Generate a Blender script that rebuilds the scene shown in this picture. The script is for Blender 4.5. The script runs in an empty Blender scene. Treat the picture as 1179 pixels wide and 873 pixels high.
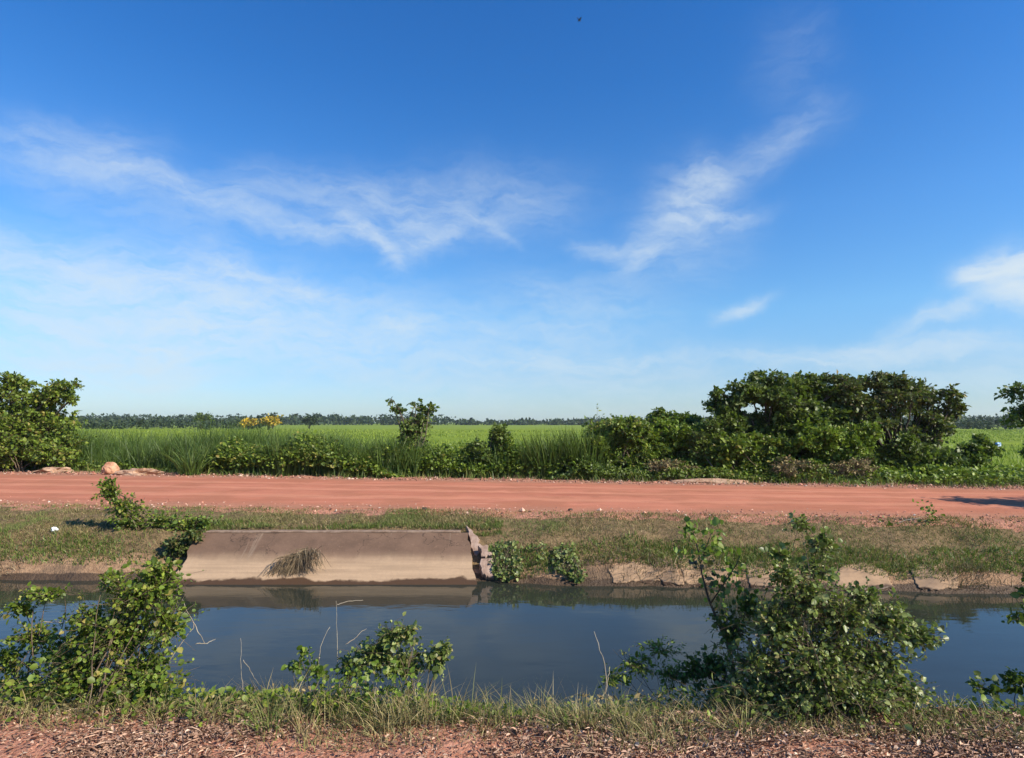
import bpy, math, random
import numpy as np
from mathutils import Vector

# ------------------------------------------------------------------ camera, sky, sun, exposure
sc = bpy.context.scene
COL = sc.collection
FPX, CX, CY, CAMZ = 700.0, 589.5, 436.5, 1.6
PITCH = math.atan(49.5 / FPX)
cam_d = bpy.data.cameras.new("camera")
cam_d.sensor_width = 36.0
cam_d.lens = 36.0 * FPX / 1179.0
cam_d.clip_start, cam_d.clip_end = 0.05, 5000
cam = bpy.data.objects.new("camera", cam_d)
COL.objects.link(cam)
cam.location = (0, 0, CAMZ)
cam.rotation_euler = (math.pi / 2 + PITCH, 0, 0)
sc.camera = cam

SUN_EL, SUN_AZ_BACK = math.radians(36), math.radians(27)     # sun stands right of the view, a little behind the camera
SUN_DIR = Vector((math.cos(SUN_EL) * math.cos(SUN_AZ_BACK), -math.cos(SUN_EL) * math.sin(SUN_AZ_BACK), math.sin(SUN_EL)))
sun_d = bpy.data.lights.new("sun", 'SUN')
sun_d.energy = 5.0
sun_d.angle = math.radians(0.5)
sun_d.color = (1.0, 0.915, 0.77)
sun = bpy.data.objects.new("sun", sun_d)
COL.objects.link(sun)
sun.location = (30, -10, 30)
sun.rotation_euler = (-SUN_DIR).to_track_quat('-Z', 'Y').to_euler()

vs = sc.view_settings
vs.view_transform = 'Standard'
vs.look = 'None'
vs.exposure = 0.55
vs.gamma = 1.0
vs.use_curve_mapping = False
sc.cycles.max_bounces = 6
sc.cycles.diffuse_bounces = 3
sc.cycles.glossy_bounces = 3
sc.cycles.transmission_bounces = 3
sc.cycles.volume_bounces = 1
sc.cycles.use_denoising = True


def ray(u, v):
    x, y = (u - CX) / FPX, (CY - v) / FPX
    c, s = math.cos(PITCH), math.sin(PITCH)
    return np.array((x, c - s * y, s + c * y))


def P(u, v, Y):
    d = ray(u, v)
    return d * (Y / d[1]) + np.array((0, 0, CAMZ))


def azel(u, v):
    d = ray(u, v)
    return math.atan2(d[0], d[1]), math.asin(d[2] / np.linalg.norm(d))


class NT:
    """small helper to write node trees"""
    def __init__(s, tree):
        s.t = tree
        s.n = tree.nodes
        s.l = tree.links

    def add(s, typ, ins=None, **kw):
        n = s.n.new(typ)
        for k, v in kw.items():
            setattr(n, k, v)
        for k, v in (ins or {}).items():
            s.put(n.inputs[k], v)
        return n

    def put(s, sock, v):
        if isinstance(v, bpy.types.NodeSocket):
            s.l.new(v, sock)
        elif v is not None:
            sock.default_value = v

    def m(s, op, a, b=None, c=None, clamp=False):
        n = s.n.new('ShaderNodeMath')
        n.operation = op
        n.use_clamp = clamp
        s.put(n.inputs[0], a)
        s.put(n.inputs[1], b)
        s.put(n.inputs[2], c)
        return n.outputs[0]

    def vm(s, op, a, b=None):
        n = s.n.new('ShaderNodeVectorMath')
        n.operation = op
        s.put(n.inputs[0], a)
        s.put(n.inputs[1], b)
        return n.outputs['Value' if op in ('DOT_PRODUCT', 'LENGTH') else 'Vector']

    def mix(s, f, a, b, blend='MIX'):
        n = s.n.new('ShaderNodeMix')
        n.data_type = 'RGBA'
        n.blend_type = blend
        s.put(n.inputs[0], f)
        s.put(n.inputs[6], a if isinstance(a, bpy.types.NodeSocket) else (*a, 1))
        s.put(n.inputs[7], b if isinstance(b, bpy.types.NodeSocket) else (*b, 1))
        return n.outputs[2]

    def noise(s, vec, scale, detail=4, rough=0.55, dist=0.0):
        n = s.add('ShaderNodeTexNoise', {'Scale': scale, 'Detail': detail, 'Roughness': rough, 'Distortion': dist})
        s.put(n.inputs['Vector'], vec)
        return n

    def ramp(s, f, stops, interp='LINEAR'):
        n = s.n.new('ShaderNodeValToRGB')
        n.color_ramp.interpolation = interp
        e = n.color_ramp.elements
        while len(e) < len(stops):
            e.new(0.5)
        for el, (p, c) in zip(e, stops):
            el.position = p
            el.color = (*c, 1) if len(c) == 3 else c
        s.put(n.inputs[0], f)
        return n.outputs[0]

    def sstep(s, x, a, b, lo=0.0, hi=1.0):
        n = s.n.new('ShaderNodeMapRange')
        n.interpolation_type = 'SMOOTHSTEP'
        s.put(n.inputs[0], x)
        for i, v in enumerate((a, b, lo, hi)):
            s.put(n.inputs[i + 1], v)
        return n.outputs[0]


# ---- sky: Nishita daylight with thin cirrus drawn in azimuth / elevation
SKY_STRENGTH = 0.10
world = bpy.data.worlds.new("World")
sc.world = world
world.use_nodes = True
w = NT(world.node_tree)
w.n.clear()
sky = w.add('ShaderNodeTexSky', sky_type='NISHITA', sun_disc=False)
sky.sun_elevation = SUN_EL
sky.sun_rotation = math.atan2(SUN_DIR.x, SUN_DIR.y)
sky.altitude = 0
sky.air_density = 1.0
sky.dust_density = 0.25
sky.ozone_density = 3.0
hs = w.add('ShaderNodeHueSaturation', {'Saturation': 1.22, 'Value': 1.0, 'Color': sky.outputs[0]})
tc = w.add('ShaderNodeTexCoord')
nrm = w.vm('NORMALIZE', tc.outputs['Generated'])
sx = w.add('ShaderNodeSeparateXYZ', {0: nrm})
az = w.m('ARCTAN2', sx.outputs[0], sx.outputs[1])
el = w.m('ARCSINE', sx.outputs[2])
ae = w.add('ShaderNodeCombineXYZ', {0: az, 1: el, 2: 0.0}).outputs[0]
wn = w.noise(ae, 5.0, 5, 0.6)
wv = w.vm('SUBTRACT', wn.outputs['Color'], (0.5, 0.5, 0.5))
wsc = w.n.new('ShaderNodeVectorMath')
wsc.operation = 'SCALE'
w.put(wsc.inputs[0], wv)
wsc.inputs['Scale'].default_value = 0.09
wn2 = w.noise(ae, 22.0, 4, 0.6)
wsc2 = w.n.new('ShaderNodeVectorMath')
wsc2.operation = 'SCALE'
w.put(wsc2.inputs[0], w.vm('SUBTRACT', wn2.outputs['Color'], (0.5, 0.5, 0.5)))
wsc2.inputs['Scale'].default_value = 0.022
pw = w.vm('ADD', w.vm('ADD', ae, wsc.outputs[0]), wsc2.outputs[0])
# (u1, v1, u2, v2, half width px, strength): wisps as they stand in the sky
WISPS = [
    (-60, 158, 190, 182, 24, .42), (110, 185, 300, 235, 13, .40), (180, 220, 400, 278, 14, .50), (260, 205, 460, 232, 22, .34), (330, 272, 430, 268, 10, .30),
    (385, 250, 430, 282, 9, .75), (425, 276, 456, 314, 9, .72), (445, 300, 530, 266, 11, .50), (520, 240, 575, 258, 8, .24), (570, 258, 606, 282, 6, .24), (390, 240, 660, 230, 34, .42), (440, 270, 500, 270, 24, .30),
    (712, 325, 745, 275, 18, .50), (735, 290, 790, 225, 28, .48), (775, 235, 830, 192, 24, .46), (790, 204, 850, 200, 9, .45), (830, 192, 965, 128, 18, .34), (880, 120, 940, 20, 36, .11), (740, 240, 860, 220, 40, .22),
    (655, 284, 720, 292, 9, .55), (760, 250, 890, 243, 8, .45), (815, 372, 888, 340, 7, .75), (750, 330, 860, 230, 40, .22),
    (1100, 325, 1200, 300, 11, 1.7), (1140, 322, 1260, 320, 20, 1.8), (1130, 335, 1250, 352, 9, .9), (1045, 370, 1150, 350, 8, .9), (960, 400, 1060, 372, 8, .5), (830, 418, 1200, 382, 10, .75), (1000, 440, 1250, 410, 22, .50),
    (-80, 315, 330, 340, 34, .95), (40, 385, 520, 375, 40, .80), (240, 312, 420, 350, 10, .50), (445, 372, 510, 382, 7, .60), (-60, 400, 260, 420, 40, .80), (-60, 270, 120, 300, 22, .5),
    (540, 413, 800, 412, 9, .50), (560, 335, 760, 355, 26, .32), (300, 420, 900, 440, 40, .50), (30, 170, 280, 300, 36, .22), (500, 385, 720, 380, 20, .35),
]
tot = None
for (u1, v1, u2, v2, hw, amp) in WISPS:
    a1, a2 = np.array(azel(u1, v1)), np.array(azel(u2, v2))
    c, d = (a1 + a2) / 2, a2 - a1
    L = float(np.linalg.norm(d))
    d = d / L
    W = hw / FPX
    q = w.vm('SUBTRACT', pw, (float(c[0]), float(c[1]), 0))
    s1 = w.vm('DOT_PRODUCT', q, (float(d[0] / (L * .48)), float(d[1] / (L * .48)), 0))
    s2 = w.vm('DOT_PRODUCT', q, (float(-d[1] / W), float(d[0] / W), 0))
    s1 = w.m('POWER', w.m('ABSOLUTE', s1), 3.0)
    r = w.m('MULTIPLY_ADD', s2, s2, s1)
    g = w.m('POWER', 2.718, w.m('MULTIPLY', r, -1.0))
    tot = w.m('MULTIPLY_ADD', g, amp, tot if tot is not None else 0.0)
mp = w.add('ShaderNodeMapping', {'Vector': pw, 'Rotation': (0, 0, math.radians(-12)), 'Scale': (3.0, 11.0, 1)})
fib = w.noise(mp.outputs[0], 3.4, 8, 0.66, 0.5).outputs[0]
mp2 = w.add('ShaderNodeMapping', {'Vector': pw, 'Rotation': (0, 0, math.radians(38)), 'Scale': (4.0, 14.0, 1)})
fib2 = w.noise(mp2.outputs[0], 3.6, 8, 0.66, 0.4).outputs[0]
fb = w.sstep(w.m('MULTIPLY_ADD', fib2, 0.45, w.m('MULTIPLY', fib, 0.55)), 0.32, 0.68, 0.32, 1.40)
cl = w.m('MULTIPLY', w.m('MULTIPLY', tot, fb), .88)
cl = w.m('SUBTRACT', 1.0, w.m('POWER', 2.718, w.m('MULTIPLY', cl, -1.0)))
eln = w.m('DIVIDE', el, math.radians(45), clamp=True)
air = w.ramp(eln, [(0, (.40, .50, .70)), (.09, (.42, .53, .70)), (.22, (.58, .73, .82)), (.40, (.53, .745, .90)), (.66, (.33, .66, .90)), (.9, (.26, .62, .90))])
grade = w.mix(1.0, hs.outputs[0], air, 'MULTIPLY')
grade = w.mix(1.0, grade, (1.44, 1.44, 1.44), 'MULTIPLY')
csock = w.mix(cl, grade, (4.9, 5.6, 6.1))
bg = w.add('ShaderNodeBackground', {'Color': csock, 'Strength': SKY_STRENGTH})
wo = w.add('ShaderNodeOutputWorld', {'Surface': bg.outputs[0]})

# ------------------------------------------------------------------ helpers
RNG = np.random.default_rng(7)


def vnoise(x, y, seed=0):
    x, y = np.asarray(x, float), np.asarray(y, float)
    xi, yi = np.floor(x), np.floor(y)
    fx, fy = x - xi, y - yi
    fx, fy = fx * fx * (3 - 2 * fx), fy * fy * (3 - 2 * fy)

    def h(a, b):
        s = np.sin(a * 127.1 + b * 311.7 + seed * 74.7) * 43758.5453
        return s - np.floor(s)
    return (h(xi, yi) * (1 - fx) + h(xi + 1, yi) * fx) * (1 - fy) + (h(xi, yi + 1) * (1 - fx) + h(xi + 1, yi + 1) * fx) * fy


def fbm(x, y, seed=0, oct=4):
    t, a, f = 0, 0.5, 1.0
    for i in range(oct):
        t = t + a * (vnoise(np.asarray(x) * f, np.asarray(y) * f, seed + i) - 0.5)
        a *= 0.5
        f *= 2.03
    return t


def yn0(x): return 3.46 + 0.30 * fbm(x * 1.1, 0 * x, 3)
def yn1(x): return 4.50 + 0.30 * fbm(x * 0.8, 0 * x + 5, 4)
def yf1(x): return 8.42 - 0.03 * x - 0.05 * np.maximum(x, 0) + slabfree(x) * 0.22 * fbm(x * 1.3, 0 * x + 9, 5)
def yf2(x): return 9.30 - 0.02 * x + slabfree(x) * (0.06 + 0.34 * fbm(x * 0.9, 0 * x + 2, 6))
def yr0(x): return 10.35 - 0.10 * x + 0.16 * fbm(x * 0.7, 0 * x, 8)
def yr1(x): return 15.4 - 0.16 * x + 0.30 * fbm(x * 0.5, 0 * x, 9)


def slabfree(x):
    return 1.0 - np.clip((x + 5.3) / .5, 0, 1) * np.clip((0.1 - x) / .5, 0, 1)


def gz(x, y):
    x, y = np.broadcast_arrays(np.asarray(x, float), np.asarray(y, float))
    k = np.maximum(np.abs(x), 40) / 40.0
    xs = np.clip(x, -60, 60)
    bp = [(-200 + 0 * xs, 0.0), (yn0(xs), 0.0), (yn1(xs), -0.62), (yn1(xs) + .5, -1.15), (yf1(xs) - .5, -1.15), (yf1(xs), -0.64), (yf1(xs) + .30, -.40 - .06 * (1 - slabfree(xs))),
          (yf2(xs), -0.10), (yr0(xs), 0.08), (yr1(xs), 0.10), (yr1(xs) + 1.6, 0.06), (yr1(xs) + 3.6, -0.32), (yr1(xs) + 8, -0.5), (0 * xs + 3000, -0.5)]
    z = np.zeros_like(x)
    for (ya, za), (yb, zb) in zip(bp[:-1], bp[1:]):
        t = (y - ya) / np.maximum(yb - ya, 1e-3)
        z = np.where((t >= 0) & (t < 1), za + (zb - za) * t, z)
    onroad = (y > yr0(xs)) & (y < yr1(xs))
    amp = np.where(onroad, 0.012, np.where(y < yn0(xs), 0.03, np.where(y > yr1(xs) + 6, 0.03, 0.06)))
    inslab = (1 - slabfree(x)) * ((y > yf1(xs) - .3) & (y < yf2(xs) + .25))
    z = z + amp * 2 * fbm(x * 2.6, y * 2.6, 20, 4) * (1 - inslab) - 0.06 * inslab
    # bunds between the paddies
    for y0, sl in BUNDS:
        d = np.abs(y - (y0 + sl * x))
        z = z + 0.38 * np.exp(-(d / 0.7) ** 2) * (np.abs(x) < 260)
    return z


def hit_ground(U, V, lo=7.6, hi=10.2, k=220, lift=0.0):
    """where lines of sight through photo points meet the ground between two distances"""
    U, V = np.asarray(U, float).ravel(), np.asarray(V, float).ravel()
    d = np.stack([ray(u, v) for u, v in zip(U, V)])
    d = d / d[:, 1:2]
    yy = np.linspace(lo, hi, k)
    q = d[:, None, :] * yy[None, :, None]
    z = q[..., 2] + CAMZ
    h = np.argmax(z < gz(q[..., 0], q[..., 1]) + lift, axis=1)
    p = q[np.arange(len(U)), h]
    return p + np.array((0, 0, CAMZ))


BUNDS = [(46, .22), (72, .05), (104, -.04), (150, .02), (215, 0.0)]


class Geo:
    def __init__(s):
        s.v, s.t, s.q, s.n = [], [], [], 0
        s.attr = []

    def add(s, v, tris=None, quads=None):
        v = np.asarray(v, float).reshape(-1, 3)
        if tris is not None and len(tris):
            s.t.append(np.asarray(tris, int).reshape(-1, 3) + s.n)
        if quads is not None and len(quads):
            s.q.append(np.asarray(quads, int).reshape(-1, 4) + s.n)
        s.v.append(v)
        s.n += len(v)

    def build(s, name, mat, parent=None, origin=None, smooth=True, attrs=None):
        V = np.concatenate(s.v) if s.v else np.zeros((0, 3))
        org = np.zeros(3) if origin is None else np.asarray(origin, float)
        if parent is not None:
            org = np.array(parent.location)
        T = np.concatenate(s.t) if s.t else np.zeros((0, 3), int)
        Q = np.concatenate(s.q) if s.q else np.zeros((0, 4), int)
        me = bpy.data.meshes.new(name)
        me.vertices.add(len(V))
        me.vertices.foreach_set('co', (V - org).astype(np.float32).ravel())
        loops = np.concatenate([T.ravel(), Q.ravel()]).astype(np.int32)
        me.loops.add(len(loops))
        me.loops.foreach_set('vertex_index', loops)
        tot = np.concatenate([np.full(len(T), 3), np.full(len(Q), 4)]).astype(np.int32)
        st = np.concatenate([[0], np.cumsum(tot)[:-1]]).astype(np.int32) if len(tot) else np.zeros(0, np.int32)
        me.polygons.add(len(tot))
        me.polygons.foreach_set('loop_start', st)
        me.polygons.foreach_set('loop_total', tot)
        me.polygons.foreach_set('use_smooth', np.full(len(tot), smooth, bool))
        for k, a in (attrs or {}).items():
            if a.ndim == 1:
                at = me.attributes.new(k, 'FLOAT', 'POINT')
                at.data.foreach_set('value', a.astype(np.float32))
            else:
                at = me.attributes.new(k, 'FLOAT_COLOR', 'POINT')
                at.data.foreach_set('color', np.concatenate([a, np.ones((len(a), 1))], 1).astype(np.float32).ravel())
        me.update(calc_edges=True)
        me.validate()
        if mat is not None:
            me.materials.append(mat)
        o = bpy.data.objects.new(name, me)
        COL.objects.link(o)
        if parent is not None:
            o.parent = parent
        else:
            o.location = org
        return o


def tag(o, label, cat, group=None, kind=None):
    o['label'] = label
    o['category'] = cat
    if group:
        o['group'] = group
    if kind:
        o['kind'] = kind
    return o


def thing(name, label, cat, loc, group=None):
    o = bpy.data.objects.new(name, None)
    COL.objects.link(o)
    o.location = tuple(float(a) for a in loc)
    o.empty_display_size = 0.2
    return tag(o, label, cat, group)


def unit(a):
    return a / np.maximum(np.linalg.norm(a, axis=-1, keepdims=True), 1e-9)


OVATE = np.array([(0, 0, 0), (.28, .40, .10), (.68, .33, .09), (1, 0, -.06), (.68, -.33, .09), (.28, -.40, .10)])
LANCE = np.array([(0, 0, 0), (.3, .15, .05), (.7, .13, .03), (1, 0, -.12), (.7, -.13, .03), (.3, -.15, .05)])
DIAM = np.array([(0, 0, 0), (.45, .36, .10), (1, 0, -.04), (.45, -.36, .10)])


def leaves(g, pos, dirs, nrm, size, shape=OVATE):
    n = len(pos)
    d = unit(dirs)
    s = unit(np.cross(d, nrm))
    nn = np.cross(s, d)
    k = len(shape)
    V = pos[:, None, :] + size[:, None, None] * (d[:, None, :] * shape[None, :, 0, None] + s[:, None, :] * shape[None, :, 1, None] + nn[:, None, :] * shape[None, :, 2, None])
    b = np.arange(n)[:, None] * k
    if k == 6:
        F = np.concatenate([b + np.array([[0, 1, 2, 3]]), b + np.array([[0, 3, 4, 5]])])
        g.add(V.reshape(-1, 3), quads=F)
    else:
        F = np.concatenate([b + np.array([[0, 1, 2]]), b + np.array([[0, 2, 3]])])
        g.add(V.reshape(-1, 3), tris=F)


def blades(g, pos, h, width, lean, rng, seg=2, curl=1.0):
    """grass blades: pos (n,3), heights (n), widths (n), lean vectors (n,2) horizontal tip offset as a share of the height"""
    n = len(pos)
    a = rng.uniform(0, 2 * np.pi, n)
    side = np.stack([np.cos(a), np.sin(a), 0 * a], 1)
    L = np.stack([lean[:, 0], lean[:, 1], 0 * a], 1)
    V = []
    for i in range(seg + 1):
        t = i / seg
        up = t * (1 - 0.28 * curl * t * np.minimum(np.linalg.norm(L, axis=1), 1.5))
        c = pos + L * (h * t ** 1.8)[:, None] + np.stack([0 * a, 0 * a, h * up], 1)
        if i < seg:
            ww = (width * (1 - 0.75 * t ** 1.5) * .5)[:, None]
            V += [c - side * ww, c + side * ww]
        else:
            V += [c]
    k = 2 * seg + 1
    V = np.stack(V, 1).reshape(-1, 3)
    b = np.arange(n)[:, None] * k
    Q = [b + np.array([[2 * i, 2 * i + 1, 2 * i + 3, 2 * i + 2]]) for i in range(seg - 1)]
    T = b + np.array([[2 * seg - 2, 2 * seg - 1, 2 * seg]])
    g.add(V, tris=T, quads=np.concatenate(Q) if Q else None)


def tubes(g, p0, p1, p2, r0, r2, sides=3):
    """many thin curved twigs at once"""
    n = len(p0)
    d = unit(p2 - p0)
    ref = np.where(np.abs(d[:, 2:3]) > .9, np.array([[1., 0, 0]]), np.array([[0, 0, 1.]]))
    a = unit(np.cross(d, ref))
    b2 = np.cross(d, a)
    V = []
    for p, r in ((p0, r0), (p1, (r0 + r2) / 2), (p2, r2)):
        for j in range(sides):
            th = 2 * math.pi * j / sides
            V.append(p + (a * math.cos(th) + b2 * math.sin(th)) * np.asarray(r)[:, None])
    V = np.stack(V, 1).reshape(-1, 3)
    bb = np.arange(n)[:, None] * (3 * sides)
    Q = []
    for i in range(2):
        for j in range(sides):
            j2 = (j + 1) % sides
            Q.append(bb + np.array([[i * sides + j, i * sides + j2, (i + 1) * sides + j2, (i + 1) * sides + j]]))
    g.add(V, quads=np.concatenate(Q))


def tube(g, pts, rad, sides=7):
    pts = np.asarray(pts, float)
    K = len(pts)
    rad = np.broadcast_to(np.asarray(rad, float), (K,))
    V = []
    for i in range(K):
        d = unit(pts[min(i + 1, K - 1)] - pts[max(i - 1, 0)])
        ref = np.array((0, 1., 0)) if abs(d[1]) < .9 else np.array((1., 0, 0))
        a = unit(np.cross(d, ref))
        b = np.cross(d, a)
        for j in range(sides):
            th = 2 * math.pi * j / sides
            V.append(pts[i] + rad[i] * (a * math.cos(th) + b * math.sin(th)))
    Q = [[i * sides + j, i * sides + (j + 1) % sides, (i + 1) * sides + (j + 1) % sides, (i + 1) * sides + j] for i in range(K - 1) for j in range(sides)]
    V += [pts[0], pts[-1]]
    n = K * sides
    T = [[n, (j + 1) % sides, j] for j in range(sides)] + [[n + 1, (K - 1) * sides + j, (K - 1) * sides + (j + 1) % sides] for j in range(sides)]
    g.add(V, T, Q)


def curve_pts(a, b, bow, k=7, rng=None, jit=0.0):
    a, b = np.asarray(a, float), np.asarray(b, float)
    t = np.linspace(0, 1, k)[:, None]
    m = (a + b) / 2 + bow
    p = (1 - t) ** 2 * a + 2 * t * (1 - t) * m + t * t * b
    if rng is not None and jit:
        p[1:-1] += rng.normal(0, jit, (k - 2, 3))
    return p


def plant(name, label, cat, base, lobes, n_twig, lpt, leaf, mats, seed, r_stem=.02, shape=OVATE, droop=.15, stems=None, group=None,
          twig_r=.004, inner=.30, parts=('stem', 'foliage'), up=.5, spread=.05, bare=0, outward=.55, clump=0, airy=False):
    """shrub or tree: stems run from the base to every leaf mass, twigs fan out of it and carry the leaves.
    lobes: (centre xyz, radii xyz[, weight])"""
    rng = np.random.default_rng(seed)
    base = np.asarray(base, float)
    t = thing(name, label, cat, base, group)
    gs, gl = Geo(), Geo()
    if clump:
        nl_ = []
        for lb in lobes:
            c, r = np.asarray(lb[0], float), np.asarray(lb[1], float)
            dv = unit(rng.normal(0, 1, (clump, 3)))
            nl_.append((c, r * .72))
            for d_ in dv:
                k_ = rng.uniform(.42, .66)
                nl_.append((c + d_ * r * rng.uniform(.62, .92), r * np.array((k_, k_, k_ * .85))))
        main_lobes, lobes = lobes, nl_
    else:
        main_lobes = lobes
    wts = np.array([(lb[2] if len(lb) > 2 else lb[1][0] * lb[1][2]) for lb in lobes], float)
    wts /= wts.sum()
    for li, lb in enumerate(lobes):
        c, r = np.asarray(lb[0], float), np.asarray(lb[1], float)
        ns = (stems or 2) if not clump else (1 if li % 2 == 0 else 0)
        for k in range(ns):
            b0 = base + np.array((rng.normal(0, spread), rng.normal(0, spread), -.03))
            tip = c + r * rng.uniform(-.35, .5, 3)
            bow = (tip - b0) * np.array((-.18, -.18, .10)) + rng.normal(0, .06, 3) * np.linalg.norm(tip - b0)
            L = np.linalg.norm(tip - b0)
            tube(gs, curve_pts(b0, tip, bow, 8, rng, .012 * L), np.linspace(r_stem * rng.uniform(.7, 1.1), r_stem * .28, 8), 6)
        n = max(3, int(n_twig * wts[li]))
        dv = unit(rng.normal(0, 1, (n, 3)) + np.array((0, 0, .25)))
        fr = rng.uniform(.15, 1, n) ** .45 * (0.80 + 0.50 * vnoise(dv[:, 0] * 2.2 + li * 7, dv[:, 2] * 2.2 + dv[:, 1] * 1.7, seed))
        fr *= np.where(rng.random(n) < .18, rng.uniform(1.05, 1.55, n), 1)
        if airy:
            fr = rng.uniform(.02, 1, n) ** .6 * (.65 + .8 * vnoise(dv[:, 0] * 2.6 + li * 7, dv[:, 2] * 2.6 + dv[:, 1] * 2.1, seed))
            fr *= np.where(rng.random(n) < .16, rng.uniform(1.1, 1.75, n), 1)
        end = c + dv * r * fr[:, None]
        start = c + (end - c) * inner * rng.uniform(.3, 1.4, (n, 1)) + rng.normal(0, .06, (n, 3)) * r
        mid = (start + end) / 2 + rng.normal(0, .10, (n, 3)) * np.linalg.norm(end - start, axis=1, keepdims=True) + np.array((0, 0, .04)) * r
        tubes(gs, start, mid, end, np.full(n, twig_r), np.full(n, twig_r * .45))
        nl = n * lpt
        tt = np.repeat(np.arange(n), lpt)
        s = rng.uniform(.15, 1.02, nl)[:, None]
        pos = (1 - s) ** 2 * start[tt] + 2 * s * (1 - s) * mid[tt] + s * s * end[tt]
        rnd = unit(rng.normal(0, 1, (nl, 3)))
        dirs = unit((end - start)[tt]) * outward + rnd * .8 + np.array((0, 0, -droop))
        nn = unit(rng.normal(0, .6, (nl, 3)) + np.array((0, 0, up)) + dv[tt] * .35)
        pos = pos + rnd * leaf * .25
        size = leaf * np.clip(rng.lognormal(-.14, .46, nl), .3, 2.0)
        leaves(gl, pos, dirs, nn, size, shape)
    if bare:
        lc, lr = np.asarray(lobes[0][0]), np.asarray(lobes[0][1])
        for k in range(bare):
            a = lc + lr * rng.uniform(-.5, .5, 3)
            b = lc + lr * unit(rng.normal(0, 1, 3)) * rng.uniform(1.0, 1.45)
            tube(gs, curve_pts(a, b, rng.normal(0, .05, 3), 6, rng, .01), np.linspace(twig_r * 1.3, twig_r * .5, 6), 4)
    gs.build(parts[0], mats[0], t)
    gl.build(parts[1], mats[1], t)
    return t


def px_lobes(Y, *rows):
    """leaf masses from (u, v, ru, rv[, dY[, depth radius m]]) measured on the photograph, put at their true distance"""
    out = []
    for rw in rows:
        u, v, ru, rv = rw[:4]
        dy = rw[4] if len(rw) > 4 else 0.0
        yy = Y + dy
        rx, rz = ru * yy / FPX, rv * yy / FPX
        ry = rw[5] if len(rw) > 5 else (rx + rz) / 2
        out.append((P(u, v, yy), (rx, ry, rz)))
    return out


# ------------------------------------------------------------------ materials
def new_mat(name):
    m = bpy.data.materials.new(name)
    m.use_nodes = True
    t = NT(m.node_tree)
    t.n.clear()
    out = t.add('ShaderNodeOutputMaterial')
    return m, t, out


def leaf_mat(name, stops, trans=.28, rough=.5, patch=None, pscale=1.4):
    m, t, out = new_mat(name)
    g = t.add('ShaderNodeNewGeometry')
    col = t.ramp(g.outputs['Random Per Island'], stops)
    if patch:
        nz = t.noise(g.outputs['Position'], pscale, 3, .5)
        f = t.sstep(nz.outputs[0], .46, .62)
        col = t.mix(t.m('MULTIPLY', f, .75), col, patch)
    hv = t.add('ShaderNodeHueSaturation', {'Color': col})
    rr = t.m('FRACT', t.m('MULTIPLY', g.outputs['Random Per Island'], 37.7))
    t.put(hv.inputs['Value'], t.m('MULTIPLY_ADD', rr, .7, .65))
    b = t.add('ShaderNodeBsdfPrincipled', {'Base Color': hv.outputs[0], 'Roughness': rough, 'Specular IOR Level': .45})
    tcol = t.mix(.5, hv.outputs[0], (.16, .26, .02), 'MIX')
    tr = t.add('ShaderNodeBsdfTranslucent', {'Color': tcol})
    mx = t.add('ShaderNodeMixShader', {0: trans, 1: b.outputs[0], 2: tr.outputs[0]})
    t.put(out.inputs[0], mx.outputs[0])
    return m


def plain_mat(name, c1, c2, scale=8, rough=.85, bump=.3, bscale=40, stretch=None, detail=6):
    m, t, out = new_mat(name)
    tcn = t.add('ShaderNodeTexCoord')
    vec = tcn.outputs['Object']
    if stretch:
        vec = t.add('ShaderNodeMapping', {'Vector': vec, 'Scale': stretch}).outputs[0]
    nz = t.noise(vec, scale, detail, .6)
    col = t.mix(t.sstep(nz.outputs[0], .32, .68), c1, c2)
    bz = t.noise(vec, bscale, 5, .6)
    bp = t.add('ShaderNodeBump', {'Strength': bump, 'Distance': .02, 'Height': bz.outputs[0]})
    b = t.add('ShaderNodeBsdfPrincipled', {'Base Color': col, 'Roughness': rough, 'Normal': bp.outputs[0], 'Specular IOR Level': .25})
    t.put(out.inputs[0], b.outputs[0])
    return m


M = {}
M['leaf_mid'] = leaf_mat('leaf_mid', [(0, (.07, .115, .012)), (.5, (.14, .205, .022)), (.85, (.22, .28, .034)), (1, (.30, .24, .055))], trans=.32)
M['leaf_bright'] = leaf_mat('leaf_bright', [(0, (.085, .14, .012)), (.6, (.16, .245, .022)), (1, (.27, .32, .04))], trans=.36)
M['leaf_dark'] = leaf_mat('leaf_dark', [(0, (.055, .09, .016)), (.6, (.10, .155, .025)), (1, (.19, .235, .045))], trans=.34, patch=(.12, .16, .022))
M['leaf_grey'] = leaf_mat('leaf_grey', [(0, (.085, .125, .026)), (.55, (.17, .22, .046)), (.9, (.30, .33, .11)), (1, (.36, .29, .12))], trans=.32, rough=.42)
M['leaf_olive'] = leaf_mat('leaf_olive', [(0, (.058, .084, .018)), (.55, (.10, .135, .028)), (.88, (.155, .165, .04)), (1, (.22, .15, .06))], trans=.26)
M['leaf_dry'] = leaf_mat('leaf_dry', [(0, (.14, .10, .04)), (.55, (.27, .20, .085)), (.8, (.16, .17, .045)), (1, (.38, .31, .15))], trans=.1, rough=.8)
M['leaf_yellow'] = leaf_mat('leaf_yellow', [(0, (.45, .27, .02)), (.6, (.62, .42, .03)), (1, (.25, .28, .04))], trans=.2)
M['leaf_far'] = leaf_mat('leaf_far', [(0, (.018, .034, .014)), (.7, (.030, .052, .020)), (1, (.05, .075, .026))], trans=.05, rough=.8)
M['leaf_young'] = leaf_mat('leaf_young', [(0, (.09, .15, .02)), (.6, (.16, .25, .03)), (1, (.28, .32, .07))], trans=.4)
M['leaf_purple'] = leaf_mat('leaf_purple', [(0, (.05, .045, .03)), (.5, (.10, .08, .045)), (.7, (.09, .13, .03)), (1, (.17, .22, .05))], trans=.2)
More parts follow.
